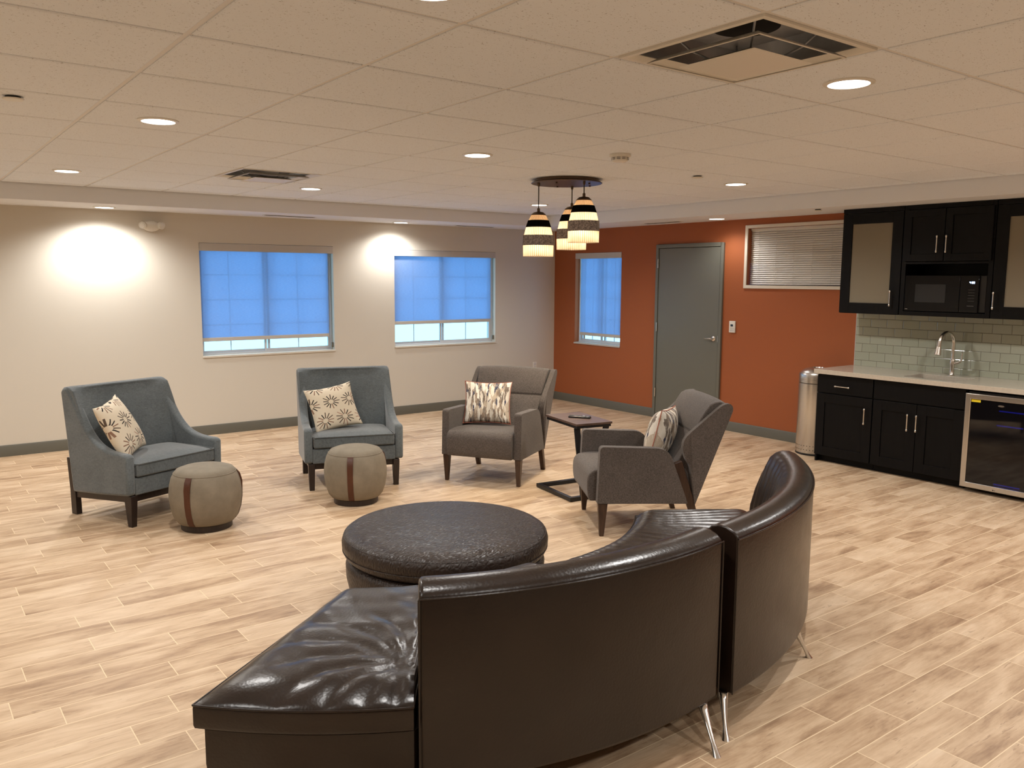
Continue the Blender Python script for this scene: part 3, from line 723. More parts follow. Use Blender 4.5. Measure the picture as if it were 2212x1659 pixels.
chA = blue_chair('slate blue armchair under the bright wall patch, farthest from the corner', (-6.19, -3.075), rotA)
chB = blue_chair('slate blue armchair with its back to the wide window', (-4.745, -3.10), rotB)

# ------------------------------------------------------------------ grey tweed armchairs
def grey_chair(label, loc, rz):
    t = thing('wing_armchair', label, 'armchair', (*loc, 0), rz, 'charcoal tweed armchairs')
    arm = round_corners([(-.035, .235), (-.020, .630), (.455, .612), (.600, .222)], [.006, .030, .085, .006], 7)
    for s in (-1, 1):
        bm = bmesh.new(); bm_poly(bm, arm, s*.300, s*.366); obj('arm', bm, M_GREY, t, .012, 4, 45)
    # seat block: rounded front and gentle crown
    prof = catmull([(.50, .435), (.30, .452), (.10, .468), (-.02, .464), (-.068, .446), (-.090, .410), (-.094, .35), (-.088, .28), (-.074, .238)], 4)+[(.52, .225)]
    bm = bmesh.new(); rings = []
    for i in range(17):
        u = -1+i/8; e = 1-.55*abs(u)**6
        rings.append([(.297*u, y, z-(.014*(1-e) if z > .3 else 0)) for y, z in prof])
    bm_loft(bm, rings); obj('seat', bm, M_GREY, t, .010, 3, 45)
    # backrest core
    def yfront(z): return .50+(z-.42)*.52
    bm = bmesh.new(); rings = []
    for i in range(13):
        u = -1+i/6; w = .295+0*u; r = []
        zs = [.40, .47, .55, .62, .685]
        for z in zs: r.append((z, yfront(z)-.012*math.sin(PI*(z-.38)/.32)))
        r.append((.700, yfront(.70)+.010)); r.append((.712, yfront(.712)-.004))
        for z in (.75, .80, .86, .905): r.append((z, yfront(z)-.022*math.sin(PI*min(1, (z-.69)/.25))))
        top = .932-.010*abs(u)**3
        r += [(top, yfront(top)+.015), (top+.006, yfront(top)+.05), (top-.01, yfront(top)+.10), (.88, .865), (.22, .665), (.215, .60)]
        rings.append([((.295+.045*max(0, min(1, (z-.45)/.45)))*u, y, z) for z, y in r])
    bm_loft(bm, rings); obj('backrest', bm, M_GREY, t, .008, 2, 45)
    # flared wings
    wing = round_corners([(.652, .205), (.660, .225), (.892, .885), (.868, .925), (.812, .915), (.560, .690), (.545, .620), (.572, .535), (.600, .50), (.612, .47)], [0, 0, .03, .03, .05, .05, .04, .03, .01, 0], 5)
    for s in (-1, 1):
        bm = bmesh.new(); fl = lambda y, z: .012+.040*max(0, min(1, (z-.45)/.45))+.045*max(0, .80-y-.0)*max(0, min(1, (z-.45)/.3))
        A = [bm.verts.new((s*(.296+fl(y, z)-.0), y, z)) for y, z in wing]; B = [bm.verts.new((s*(.340+fl(y, z)), y, z)) for y, z in wing]
        n = len(wing); bm.faces.new(A); bm.faces.new(list(reversed(B)))
        for i in range(n): bm.faces.new((A[i], B[i], B[(i+1) % n], A[(i+1) % n]))
        bmesh.ops.triangulate(bm, faces=[f for f in bm.faces if len(f.verts) > 4])
        obj('wing', bm, M_GREY, t, .010, 4, 50)
    for s in (-1, 1):
        bm = bmesh.new(); x = s*.333
        r = lambda z, w, y0, y1: [(x-w, y0, z), (x+w, y0, z), (x+w, y1, z), (x-w, y1, z)]
        bm_loft(bm, [r(0, .015, -.012, .018), r(.234, .025, -.028, .040)]); obj('leg', bm, M_WALNUT, t, .004, 3)
        bm = bmesh.new()
        bm_poly(bm, [(.680, 0), (.715, 0), (.655, .22), (.610, .36), (.556, .52), (.500, .50), (.560, .33), (.605, .20)], s*.303, s*.343); obj('leg', bm, M_WALNUT, t, .004, 3)
    return t
rotC, rotD = math.atan2(-.842, .54), math.atan2(-.854, -.52)
chC = grey_chair('charcoal tweed armchair nearest the room corner, patterned pillow on it', (-3.788, -3.603), rotC)
chD = grey_chair('charcoal tweed armchair seen side-on beside the curved leather sofa', (-3.800, -5.017), rotD)

# ------------------------------------------------------------------ pillows
def pillow(name, label, w, h, th, mat, pipe=None, crease=0):
    t = None
    bm = bmesh.new(); uvl = bm.loops.layers.uv.new('UVMap'); N = 28; grids = []
    for side in (1, -1):
        g = []
        for i in range(N+1):
            row = []
            for j in range(N+1):
                u = -1+2*i/N; v = -1+2*j/N
                # corners pulled out, edges pulled in
                x = u*w/2*(1-.085*(1-abs(v)**2.2)); z = v*h/2*(1-.085*(1-abs(u)**2.2))
                e = max(0, (1-abs(u)**2.6))*max(0, (1-abs(v)**2.6))
                y = side*th/2*e**.52*(1+.06*math.sin(3.1*u+1.7*v))
                if crease: y += side*.006*math.sin(9*u+4*v)*e
                row.append(bm.verts.new((x, -y, z)))
            g.append(row)
        grids.append(g)
        for i in range(N):
            for j in range(N):
                q = (g[i][j], g[i+1][j], g[i+1][j+1], g[i][j+1])
                f = bm.faces.new(q if side > 0 else tuple(reversed(q)))
                for l in f.loops:
                    for a in range(2):
                        pass
                    ii = [(i, j), (i+1, j), (i+1, j+1), (i, j+1)]
                    idx = list(q).index(l.vert); l[uvl].uv = (ii[idx][0]/N, ii[idx][1]/N)
    me = bpy.data.meshes.new(name)
    bmesh.ops.remove_doubles(bm, verts=bm.verts, dist=1e-5); bmesh.ops.recalc_face_normals(bm, faces=bm.faces)
    bm.to_mesh(me); bm.free(); me.materials.append(mat)
    for p in me.polygons: p.use_smooth = True
    o = bpy.data.objects.new(name, me); COL.objects.link(o); tag(o, label, 'pillow')
    if pipe:
        pts = []
        edge = [(u, -1) for u in [-1+k/10 for k in range(20)]]+[(1, v) for v in [-1+k/10 for k in range(20)]]+[(u, 1) for u in [1-k/10 for k in range(20)]]+[(-1, v) for v in [1-k/10 for k in range(21)]]
        for u, v in edge: pts.append((u*w/2*(1-.085*(1-abs(v)**2.2)), 0, v*h/2*(1-.085*(1-abs(u)**2.2))))
        b2 = bmesh.new(); bm_tube(b2, pts, .0035, 6, cap=False); obj('piping', b2, pipe, o)
    return o
def pose(o, chair, rz, loc, lean, roll, yaw=0):
    M = Matrix.Translation((*chair, 0)) @ Matrix.Rotation(rz, 4, 'Z') @ Matrix.Translation(loc) @ Matrix.Rotation(yaw, 4, 'Z') @ Matrix.Rotation(-lean, 4, 'X') @ Matrix.Rotation(roll, 4, 'Y')
    o.matrix_world = M
p = pillow('throw_pillow', 'starburst print pillow leaning in the armchair under the bright wall patch', .41, .44, .15, M_BURST)
p['group'] = 'cream starburst pillows'; pose(p, (-6.19, -3.075), rotA, (-.235, .262, .672), math.radians(26), math.radians(-7), math.radians(32))
p = pillow('throw_pillow', 'starburst print pillow tilted in the blue armchair before the wide window', .42, .40, .14, M_BURST)
p['group'] = 'cream starburst pillows'; pose(p, (-4.745, -3.10), rotB, (-.135, .270, .650), math.radians(26), math.radians(-9), math.radians(8))
p = pillow('throw_pillow', 'brushstroke print pillow upright in the tweed armchair near the corner', .43, .39, .14, M_BRUSH, M_CORAL, 1)
p['group'] = 'brushstroke print pillows'; pose(p, (-3.788, -3.603), rotC, (-.110, .395, .645), math.radians(20), math.radians(1), math.radians(18))
p = pillow('throw_pillow', 'brushstroke print pillow seen edge-on in the side-on tweed armchair', .42, .40, .19, M_BRUSH, M_CORAL, 1)
p['group'] = 'brushstroke print pillows'; pose(p, (-3.800, -5.017), rotD, (.03, .495, .648), math.radians(13), math.radians(-3), math.radians(-30))

# ------------------------------------------------------------------ poufs
def pouf(label, x, y, rz, h=.448):
    t = thing('drum_pouf', label, 'pouf', (x, y, 0), rz, 'taupe poufs with leather straps')
    prof = [(.168, .045), (.190, .052), (.212, .08), (.232, .14), (.243, .21), (.2445, .26), (.238, .32), (.225, .370), (.214, .392), (.208, .400), (.204, .408), (.190, .424), (.150, .438), (.08, h), (0, h+.002)]
    bm = bmesh.new(); bm_lathe(bm, prof, n=72); body = obj('body', bm, M_SUEDE, t, 0, 2, 60)
    bm = bmesh.new(); N = 72; bm_loft(bm, [[((.2085+.0032*math.cos(q))*math.cos(2*PI*i/N), (.2085+.0032*math.cos(q))*math.sin(2*PI*i/N), .400+.0032*math.sin(q)) for q in [2*PI*k/8 for k in range(8)]] for i in range(N)], loop=True)
    obj('top_seam', bm, M_SUEDE, body)
    bm = bmesh.new(); bm_lathe(bm, [(0, 0), (.168, 0), (.173, .004), (.173, .046), (0, .046)], n=64); obj('plinth', bm, M_ESPR, t, .002)
    side = [(r, z) for r, z in prof if .045 <= z <= .40]
    for k in range(3):
        A = -PI/2+k*2*PI/3; bm = bmesh.new(); rings = []
        for i, (r, z) in enumerate(side):
            w = .0215; o = .003+.013*math.exp(-((z-.345)/.035)**2)
            rr = r+o
            rings.append([(rr, -w, z), (rr, w, z), (r+.0002, w, z), (r+.0002, -w, z)])
        bm_loft(bm, rings); M = Matrix.Rotation(A, 4, 'Z')
        for v in bm.verts: v.co = M @ v.co
        obj('strap', bm, M_STRAP, t, .001)
    return t
pouf('taupe pouf beside the blue armchair under the bright wall patch', -6.092, -3.494, math.radians(-46), .442)
pouf('taupe pouf in front of the blue armchair by the wide window', -4.930, -3.495, math.radians(-36), .452)

# ------------------------------------------------------------------ round leather ottoman
t = thing('round_ottoman', 'large round dark brown leather ottoman inside the curved sofa', 'ottoman', (-5.442, -5.630, 0))
prof = [(.485, .275), (.530, .278), (.548, .295), (.560, .335), (.561, .360), (.553, .388), (.530, .408), (.48, .422), (.36, .430), (.18, .434), (0, .435)]
bm = bmesh.new(); bm_lathe(bm, [(0, .275)]+prof, n=120); lid = obj('lid_cushion', bm, M_CROC, t, 0, 2, 60)
bm = bmesh.new(); N = 120
for R0, z0 in ((.5475, .392), (.5565, .318)):
    bm_loft(bm, [[((R0+.003*math.cos(q))*math.cos(2*PI*i/N), (R0+.003*math.cos(q))*math.sin(2*PI*i/N), z0+.003*math.sin(q)) for q in [2*PI*k/6 for k in range(6)]] for i in range(N)], loop=True)
obj('piping', bm, M_CROC, lid)
bm = bmesh.new(); bm_lathe(bm, [(0, .035), (.46, .035), (.495, .05), (.525, .10), (.540, .17), (.542, .235), (.530, .262), (.49, .270), (0, .270)], n=120); obj('base', bm, M_CROC, t, 0, 2, 60)
bm = bmesh.new()
for k in range(4):
    A = PI/4+k*PI/2; b2 = bmesh.new(); bm_lathe(b2, [(0, 0), (.028, 0), (.032, .036), (0, .036)], .38*math.cos(A), .38*math.sin(A), 20); obj('foot', b2, M_ESPR, t)
bm.free()

# ------------------------------------------------------------------ curved leather sofa, two sections
def arc(c, R, p0, p1, n):
    a0 = math.atan2(p0[1]-c[1], p0[0]-c[0]); a1 = math.atan2(p1[1]-c[1], p1[0]-c[0])
    while a1 < a0: a1 += 2*PI
    if a1-a0 > PI: a1 -= 2*PI
    r0 = math.hypot(p0[0]-c[0], p0[1]-c[1]); r1 = math.hypot(p1[0]-c[0], p1[1]-c[1])
    return [Vector((c[0]+(r0+(r1-r0)*k/n)*math.cos(a0+(a1-a0)*k/n), c[1]+(r0+(r1-r0)*k/n)*math.sin(a0+(a1-a0)*k/n), 0)) for k in range(n+1)]
def bounds(pts, i0, i1): return pts[i0:i1+1]
def sofa_section(label, O, I, ib0, ib1, foldK, mode, legs):
    """O outer arc, I inner arc (same count); backrest spans stations ib0..ib1"""
    t = thing('curved_sofa_section', label, 'sofa', (0, 0, 0), 0, 'sections of the curved leather sofa')
    n = len(O)-1
    def P(i, s, z):  # s metres inward from the outer arc
        d = (I[i]-O[i]); L = d.length; q = O[i]+d.normalized()*min(s, L+.0); return (q.x, q.y, z)
    Lw = [(I[i]-O[i]).length for i in range(n+1)]
    inset = .028
    # base
    bm = bmesh.new(); rings = []
    for i in range(n+1):
        ib = .02 if ib0 <= i <= ib1 else 0
        o = inset+ib
        w = Lw[i]-.045
        rings.append([P(i, o+.012, .135), P(i, o, .20), P(i, o, .318), P(i, w, .318), P(i, w, .20), P(i, w-.015, .135)])
    e = .020  # pull the end rings inward a little
    for a, b in ((0, 1), (n, n-1)):
        rings[a] = [tuple(Vector(p)+(Vector(q)-Vector(p)).normalized()*e) for p, q in zip(rings[a], rings[b])]
    bm_loft(bm, rings); obj('base', bm, M_LEATH, t, .014, 3, 40)
    # cushion
    bm = bmesh.new(); rings = []; M_ = 56
    for i in range(n+1):
        back = .235 if ib0-.01 <= i <= ib1+.01 else 0.0
        a = back; b = Lw[i]; zc = .412
        ends = min(i, n-i)/n; ee = (1-(1-min(1, ends/.085))**2.4)
        r = [P(i, a+.006, .332), P(i, a, .345), P(i, a, .40), P(i, a+.002, zc)]
        for k in range(1, M_):
            s = k/M_; edge = min(s, 1-s)
            crown = .052*(1-(1-min(1, edge/.17))**2.4)*ee
            pt = Vector(P(i, a+(b-a)*s, 0)); fold = 0
            if mode == 1:
                v = Vector((pt.x-foldK[0], pt.y-foldK[1], 0)); rr = v.length; th = math.atan2(v.y, v.x)
                fold = (.0125*math.exp(-((rr-.28)/.24)**2)*(abs(math.sin(th*7.5+1.2*math.sin(rr*9)))**.6-.6) + .006*math.exp(-(rr/.13)**2)*math.sin(th*11))
                fold += -.012*math.exp(-(rr/.16)**2)
                fold += .003*math.sin(pt.x*31+pt.y*17)*math.sin(pt.x*11-pt.y*23)*min(1, edge/.15)
            else:
                ph = i/n*2*PI*11+2.2*s+1.4*math.sin(s*5+i*.11)
                fold = .0085*(abs(math.sin(ph))**.7-.55)*(.35+.9*s)*min(1, edge/.05+.3)
            r.append((pt.x, pt.y, zc+crown+fold*ee))
        r += [P(i, b-.002, zc), P(i, b, .40), P(i, b, .345), P(i, b-.006, .332)]
        rings.append(r)
    for k, (a, b) in enumerate(((0, 1), (n, n-1))):
        rings[a] = [(p[0], p[1], min(p[2], .416)) for p in rings[a]]
    bm_loft(bm, rings); cu = obj('seat_cushion', bm, M_LEATH, t, 0, 2, 62)
    bm = bmesh.new(); rimO = [P(i, (.235 if ib0 <= i <= ib1 else 0)-.001, .4125) for i in range(n+1)]; rimI = [P(i, Lw[i]+.0, .4125) for i in range(n+1)]
    path = rimO+[tuple(Vector(rimO[-1]).lerp(Vector(rimI[-1]), q/6)) for q in range(1, 6)]+rimI[::-1]+[tuple(Vector(rimI[0]).lerp(Vector(rimO[0]), q/6)) for q in range(1, 6)]
    bm_tube(bm, path+[path[0]], .0032, 6, cap=False); obj('piping', bm, M_LEATH, cu)
    # backrest
    bm = bmesh.new(); rings = []
    for i in range(ib0, ib1+1):
        r = [P(i, 0, .135), P(i, 0, .45), P(i, 0, .765)]
        r += [P(i, .004, .778), P(i, .022, .793), P(i, .055, .806), P(i, .090, .808), P(i, .120, .798), P(i, .146, .775), P(i, .174, .715), P(i, .206, .61), P(i, .232, .49), P(i, .242, .40), P(i, .232, .30), P(i, .12, .136)]
        if mode == 2:
            wr = [0]*8+[1, 1.4, 1.6, 1.6, 1, 0, 0]; c = Vector(P(i, .3, 0))-Vector(P(i, 0, 0)); c.normalize()
            r = [tuple(Vector(p)+c*(.0028*w*math.sin(i*1.05+j*.55))) for j, (p, w) in enumerate(zip(r, wr))]
        rings.append(r)
    if mode == 2:   # far end sweeps down in a soft shoulder
        m = len(rings)
        for j in range(m):
            q = max(0, (j-(m-13))/12.0)
            if q > 0:
                dz = 1-q**3.2*.22
                rings[j] = [(p[0], p[1], .36+(p[2]-.36)*dz if p[2] > .36 else p[2]) for p in rings[j]]
    bm_loft(bm, rings); bk = obj('backrest', bm, M_LEATH, t, .016, 4, 40)
    bm = bmesh.new(); pth = [tuple(rings[k][2]) for k in range(len(rings))]
    off = [tuple(Vector(p)+(O[ib0+k]-I[ib0+k]).normalized()*.0015+Vector((0, 0, .002))) for k, p in enumerate(pth)]
    bm_tube(bm, off, .0034, 6); obj('piping', bm, M_LEATH, bk)
    for j in ((0, -1)):
        bm = bmesh.new(); i = ib0 if j == 0 else ib1
        d = (O[i]-I[i]).normalized(); tz = [Vector(rings[j][q])+d*.001 for q in (0, 1, 2)]
        bm_tube(bm, tz, .003, 6); obj('piping', bm, M_LEATH, bk)
    for top, foot in legs:
        bm = bmesh.new(); T = Vector((*top, .138)); Fo = Vector((*foot, 0)); N = 8; pts = []; rad = []
        for k in range(N+1):
            q = k/N; pts.append(T.lerp(Fo, q)+Vector((0, 0, .0))); rad.append(.0205-.0115*math.sin(min(1, q/.78)*PI/2) if q < .78 else .0090+.0065*((q-.78)/.22))
        rings2 = []
        for pt, rr in zip(pts, rad): rings2.append([(pt.x+rr*math.cos(2*PI*a/16), pt.y+rr*math.sin(2*PI*a/16), pt.z) for a in range(16)])
        bm_loft(bm, rings2); obj('leg', bm, M_CHROME, t, 0, 2, 60)
    return t
NS = 110
O1 = arc((-5.685, -5.446), 1.985, (-7.13, -6.795), (-5.315, -7.412), NS); I1 = arc((-5.685, -5.446), .953, (-6.296, -6.177), (-5.47, -6.375), NS)
# smooth the outer arc so it keeps to the measured edge
ib = min(range(NS+1), key=lambda i: (O1[i]-Vector((-6.585, -7.27, 0))).length)
s1 = sofa_section('near section of the curved brown leather sofa with an open backless end', O1, I1, ib, NS, (-6.47, -7.00), 1,
    [((-5.395, -7.400), (-5.462, -7.535)), ((-6.17, -7.29), (-6.22, -7.41)), ((-6.98, -6.80), (-7.05, -6.86)), ((-6.36, -6.33), (-6.33, -6.29)), ((-5.56, -6.50), (-5.55, -6.46))])
O2 = arc((-5.416, -5.202), 2.236, (-5.252, -7.432), (-3.66, -6.56), NS); I2 = arc((-5.43, -5.2), 1.28, (-5.41, -6.48), (-4.457, -6.099), NS)
s2 = sofa_section('far section of the curved brown leather sofa with the full tall back', O2, I2, 0, NS, (0, 0), 2,
    [((-5.262, -7.395), (-5.344, -7.482)), ((-4.520, -7.215), (-4.458, -7.256)), ((-3.80, -6.60), (-3.72, -6.62)), ((-4.56, -6.20), (-4.52, -6.15)), ((-5.33, -6.60), (-5.32, -6.55))])

# ------------------------------------------------------------------ C-table and remote
t = thing('side_table', 'small black framed side table between the tweed armchairs', 'side table', (0, 0, 0))
A_, B_ = Vector((-3.490, -3.980)), Vector((-3.574, -4.519)); ux = Vector((.515, -.065)); C_, D_ = B_+ux, A_+ux
def bar(bm, p, q, w, z0, z1):
    d = (q-p).normalized(); nn = Vector((-d.y, d.x))*w/2
    pts = [p-nn, q-nn, q+nn, p+nn]; bm_loft(bm, [[(a.x, a.y, z0) for a in pts], [(a.x, a.y, z1) for a in pts]])
bm = bmesh.new(); w = .036
c = (A_+C_)/2
ou = [A_, B_, C_, D_]; inn = [p+(c-p).normalized()*.052 for p in ou]
bm_loft(bm, [[(p.x, p.y, .004) for p in ou], [(p.x, p.y, .034) for p in ou], [(p.x, p.y, .034) for p in inn], [(p.x, p.y, .004) for p in inn]], loop=True)
obj('base_frame', bm, M_BLACK, t, .002)
for p in ou:
    q = p+(c-p).normalized()*.03; bm = bmesh.new(); bm_lathe(bm, [(0, 0), (.012, 0), (.012, .005), (0, .005)], q.x, q.y, 12); obj('foot_glide', bm, M_DARK, t)
ZT = .612
TL, TF = Vector((-3.375, -3.955)), Vector((-3.485, -4.480)); tx = Vector((.330, -.062)); TR_, TB = TF+tx, TL+tx
M_TTOP = newmat('brown_wood_grain_laminate'); tt = NT(M_TTOP); v = tt.mapped(scale=(1, 9, 1))
tt.set(Base_Color=tt.ramp(tt.noise(v, 9, 4, .6), [(.3, hexl(72, 54, 46)), (.7, hexl(104, 82, 70))]), Roughness=.38)
bm = bmesh.new(); pts = [TL, TF, TR_, TB]; bm_loft(bm, [[(p.x, p.y, ZT-.018) for p in pts], [(p.x, p.y, ZT) for p in pts]]); obj('tabletop', bm, M_TTOP, t, .002)
bm = bmesh.new(); cc = (TL+TR_)/2; a2 = [p+(cc-p).normalized()*.012 for p in pts]; b2 = [p+(cc-p).normalized()*.055 for p in pts]
bm_loft(bm, [[(p.x, p.y, ZT-.040) for p in a2], [(p.x, p.y, ZT-.018) for p in a2], [(p.x, p.y, ZT-.018) for p in b2], [(p.x, p.y, ZT-.040) for p in b2]], loop=True); obj('apron_frame', bm, M_BLACK, t, .001)
BB = B_.lerp(C_, .30)+Vector((0, .02))
for top, wv in ((TF+Vector((.035, .03)), .055), (TR_+Vector((-.035, .03)), .055)):
    bm = bmesh.new(); d = (TR_-TF).normalized(); s_ = 1 if (top-TF).length < .1 else -1
    bot = BB-d*.02*s_
    r = lambda p, w_, z: [(p.x-d.x*w_/2, p.y-d.y*w_/2, z), (p.x+d.x*w_/2, p.y+d.y*w_/2, z), (p.x+d.x*w_/2-d.y*.012, p.y+d.y*w_/2+d.x*.012, z), (p.x-d.x*w_/2-d.y*.012, p.y-d.y*w_/2+d.x*.012, z)]
    bm_loft(bm, [r(bot, .04, .034), r(top, wv, ZT-.040)]); obj('leg', bm, M_BLACK, t, .001)
tag(t, 'small black framed side table between the tweed armchairs', 'side table')
t = thing('remote_control', 'black remote control lying on the small side table', 'remote control', (-3.262, -4.262, ZT), math.radians(-57))
bm = bmesh.new(); rings = []
for x, w, h in ((-.095, .017, .010), (-.09, .021, .016), (-.03, .022, .019), (.04, .020, .018), (.088, .021, .020), (.095, .017, .013)):
    rings.append([(x, -w, .001), (x, w, .001), (x, w, h*.7), (x, w*.7, h), (x, -w*.7, h), (x, -w, h*.7)])
bm_loft(bm, rings); obj('body', bm, plain('remote_plastic', (.012, .012, .013), .3), t, .002)
M_BTN = plain('remote_button_grey', (.10, .10, .11), .5)
bm = bmesh.new()
for i in range(7):
    for j in (-1, 0, 1): bm_box(bm, -.082+i*.013-.004, -.082+i*.013+.004, j*.009-.003, j*.009+.003, .0175, .0205)
obj('buttons', bm, M_BTN, t, smooth=0)
bm = bmesh.new(); bm_lathe(bm, [(0, .017), (.012, .017), (.012, .021), (0, .021)], .035, 0, 20); obj('navigation_ring', bm, plain('remote_silver', (.7, .69, .66), .25, .6), t)

# ------------------------------------------------------------------ steel waste bin
t = thing('waste_bin', 'tall stainless steel waste bin between orange wall and base cabinet', 'trash can', (-.30, -4.535, 0))
bm = bmesh.new(); bm_lathe(bm, [(0, .018), (.178, .018), (.180, .022), (.180, .725), (0, .725)], n=72); body = obj('body', bm, M_STEEL, t)
bm = bmesh.new(); bm_lathe(bm, [(0, 0), (.179, 0), (.182, .004), (.182, .018), (0, .018)], n=64); obj('base_ring', bm, M_BLACK, t)
bm = bmesh.new()
for z in (.738, .752, .766): bm_lathe(bm, [(0, z-.007), (.1795, z-.007), (.1795, z-.0025), (.176, z-.0015), (.176, z+.0015), (.1795, z+.0025), (.1795, z+.007), (0, z+.007)], n=72)
obj('grooved_band', bm, M_STEEL, t)
bm = bmesh.new(); bm_lathe(bm, [(0, .773), (.180, .773), (.180, .812), (.176, .824), (.160, .842), (.120, .866), (.066, .882), (.062, .880), (.055, .862), (0, .860)], n=72); obj('domed_lid', bm, M_STEEL, t)
bm = bmesh.new()
for z in (.055, .095):
    for k in range(36): A = 2*PI*k/36; bm_lathe(bm, [(0, -.0012), (.0042, -.0012), (.0042, .0012), (0, .0012)], n=8, M=Matrix.Rotation(A, 4, 'Z') @ Matrix.Translation((.1798, 0, z)) @ Matrix.Rotation(PI/2, 4, 'Y'))
obj('vent_hole_pattern', bm, M_DARK, body, smooth=0)

# ------------------------------------------------------------------ kitchenette (wall at x=0, cabinets toward -x)
def bar_handle(parent, x, y0, z0, y1, z1):
    bm = bmesh.new(); d = Vector((0, y1-y0, z1-z0)).normalized(); r = .0055; a = Vector((x-.032, y0, z0)); b = Vector((x-.032, y1, z1))
    bm_tube(bm, [a, b], r, 12)
    for e in (a+d*.010, b-d*.010):
        bm_tube(bm, [e, e+Vector((.032, 0, 0))], .0045, 10)
    for e, s in ((a, 1), (b, -1)):
        bm_tube(bm, [e-d*s*.002, e+d*s*.002, e+d*s*.014, e+d*s*.018], [.006, .0085, .0085, .006], 12)
    obj('handle', bm, M_NICKEL, parent)
def shaker(name, parent, x, y0, y1, z0, z1, rail=.06, glass=None, panel=True, handle=None):
    """door face toward -x at x; y0>y1"""
    ya, yb = max(y0, y1), min(y0, y1); g = .0015; ya -= g; yb += g; z0 += g; z1 -= g; th = .019
    bm = bmesh.new()
    bm_box(bm, x, x+th, ya, ya-rail, z0, z1); bm_box(bm, x, x+th, yb+rail, yb, z0, z1)
    bm_box(bm, x, x+th, ya-rail, yb+rail, z0, z0+rail); bm_box(bm, x, x+th, ya-rail, yb+rail, z1-rail, z1)
    if panel: bm_box(bm, x+.009, x+th-.002, ya-rail, yb+rail, z0+rail, z1-rail)
    d = obj(name, bm, M_CAB, parent, .0012)
    if glass:
        bm = bmesh.new(); bm_box(bm, x+.010, x+.014, ya-rail+.001, yb+rail-.001, z0+rail-.001, z1-rail+.001); obj('glass_panel', bm, glass, d, smooth=0)
    if handle: bar_handle(d, x, *handle)
    return d
def slab_front(name, parent, x, y0, y1, z0, z1, handle=None):
    ya, yb = max(y0, y1)-.0015, min(y0, y1)+.0015
    bm = bmesh.new(); bm_box(bm, x, x+.019, ya, yb, z0+.0015, z1-.0015); d = obj(name, bm, M_CAB, parent, .002)
    if handle: bar_handle(d, x, *handle)
    return d
def carcass(bm, x, y0, y1, z0, z1, th=.018, back=-.004, front=True):
    ya, yb = max(y0, y1), min(y0, y1)
    bm_box(bm, x, back, ya-th, ya, z0, z1); bm_box(bm, x, back, yb, yb+th, z0, z1)
    bm_box(bm, x, back, yb+th, ya-th, z0, z0+th); bm_box(bm, x, back, yb+th, ya-th, z1-th, z1)
    bm_box(bm, back-.006, back, yb+th, ya-th, z0+th, z1-th)
XB = -.62; XU = -.36; ZC = .862
# base cabinet with drawer
t = thing('drawer_base_cabinet', 'black base cabinet with one drawer over one door, beside the waste bin', 'cabinet', (0, 0, 0))
bm = bmesh.new(); bm_box(bm, XB+.019, -.003, -5.318, -4.742, .10, ZC-.002); bm_box(bm, XB+.019, -.003, -4.760, -4.742, 0, .10); bm_box(bm, XB+.075, -.003, -5.318, -4.760, .0, .10); obj('body', bm, M_CAB, t, .001)
slab_front('drawer', t, XB, -4.744, -5.316, .682, .855, (-4.948, .757, -5.098, .757))
shaker('door', t, XB, -4.744, -5.316, .070, .674, .085, handle=(-5.259, .434, -5.259, .580))
# sink base
t = thing('sink_base_cabinet', 'black two-door base cabinet under the sink', 'cabinet', (0, 0, 0))
bm = bmesh.new(); bm_box(bm, XB+.019, -.003, -6.142, -5.322, .10, .66); bm_box(bm, XB+.075, -.003, -6.142, -5.322, .0, .10)
bm_box(bm, XB+.019, -.003, -6.142, -6.124, .66, ZC-.002); bm_box(bm, XB+.019, -.003, -5.340, -5.322, .66, ZC-.002); bm_box(bm, XB+.019, XB+.037, -6.124, -5.340, .66, ZC-.002); obj('body', bm, M_CAB, t, .001)
slab_front('false_drawer_front', t, XB, -5.324, -6.140, .682, .855)
shaker('door', t, XB, -5.324, -5.7305, .070, .674, .085, handle=(-5.667, .434, -5.667, .583))
shaker('door', t, XB, -5.7335, -6.140, .070, .674, .085, handle=(-5.7475, .436, -5.7475, .583))
# panel right of the fridge and fridge
t = thing('beverage_refrigerator', 'undercounter refrigerator with a steel framed dark glass door', 'refrigerator', (0, 0, 0))
fy0, fy1 = -6.152, -6.752; XF = -.655
bm = bmesh.new(); bm_box(bm, -.60, -.03, fy1+.002, fy0-.002, .035, .845); obj('body', bm, M_BLACK, t, .003)
bm = bmesh.new(); fw = .045; z0, z1 = .040, .832
prof = lambda o, x: [(x, fy0-o, z0+o), (x, fy1+o, z0+o), (x, fy1+o, z1-o), (x, fy0-o, z1-o)]
bm_loft(bm, [prof(0, -.604), prof(0, XF+.004), prof(.004, XF), prof(fw-.004, XF), prof(fw, XF+.004), prof(fw, -.604)], loop=True)
dr = obj('door_frame', bm, M_STEEL, t, .001)
M_DGLASS = newmat('dark_fridge_glass'); tt = NT(M_DGLASS); tt.set(Base_Color=(.004, .004, .006), Roughness=.04); tt.b.inputs['Specular IOR Level'].default_value = .75
tb = tt.node('ShaderNodeBsdfTransparent'); tb.inputs[0].default_value = (.35, .36, .42, 1); mxs = tt.node('ShaderNodeMixShader'); mxs.inputs[0].default_value = .35
tt.l.new(tt.b.outputs[0], mxs.inputs[1]); tt.l.new(tb.outputs[0], mxs.inputs[2]); tt.l.new(mxs.outputs[0], tt.n['Material Output'].inputs[0])
bm = bmesh.new(); bm_box(bm, XF+.010, XF+.016, fy1+fw-.002, fy0-fw+.002, z0+fw-.002, z1-fw+.002); obj('glass_panel', bm, M_DGLASS, dr, smooth=0)
M_BLUELED = emit('blue_led_glow', (.05, .06, 1), 5)
bm = bmesh.new()
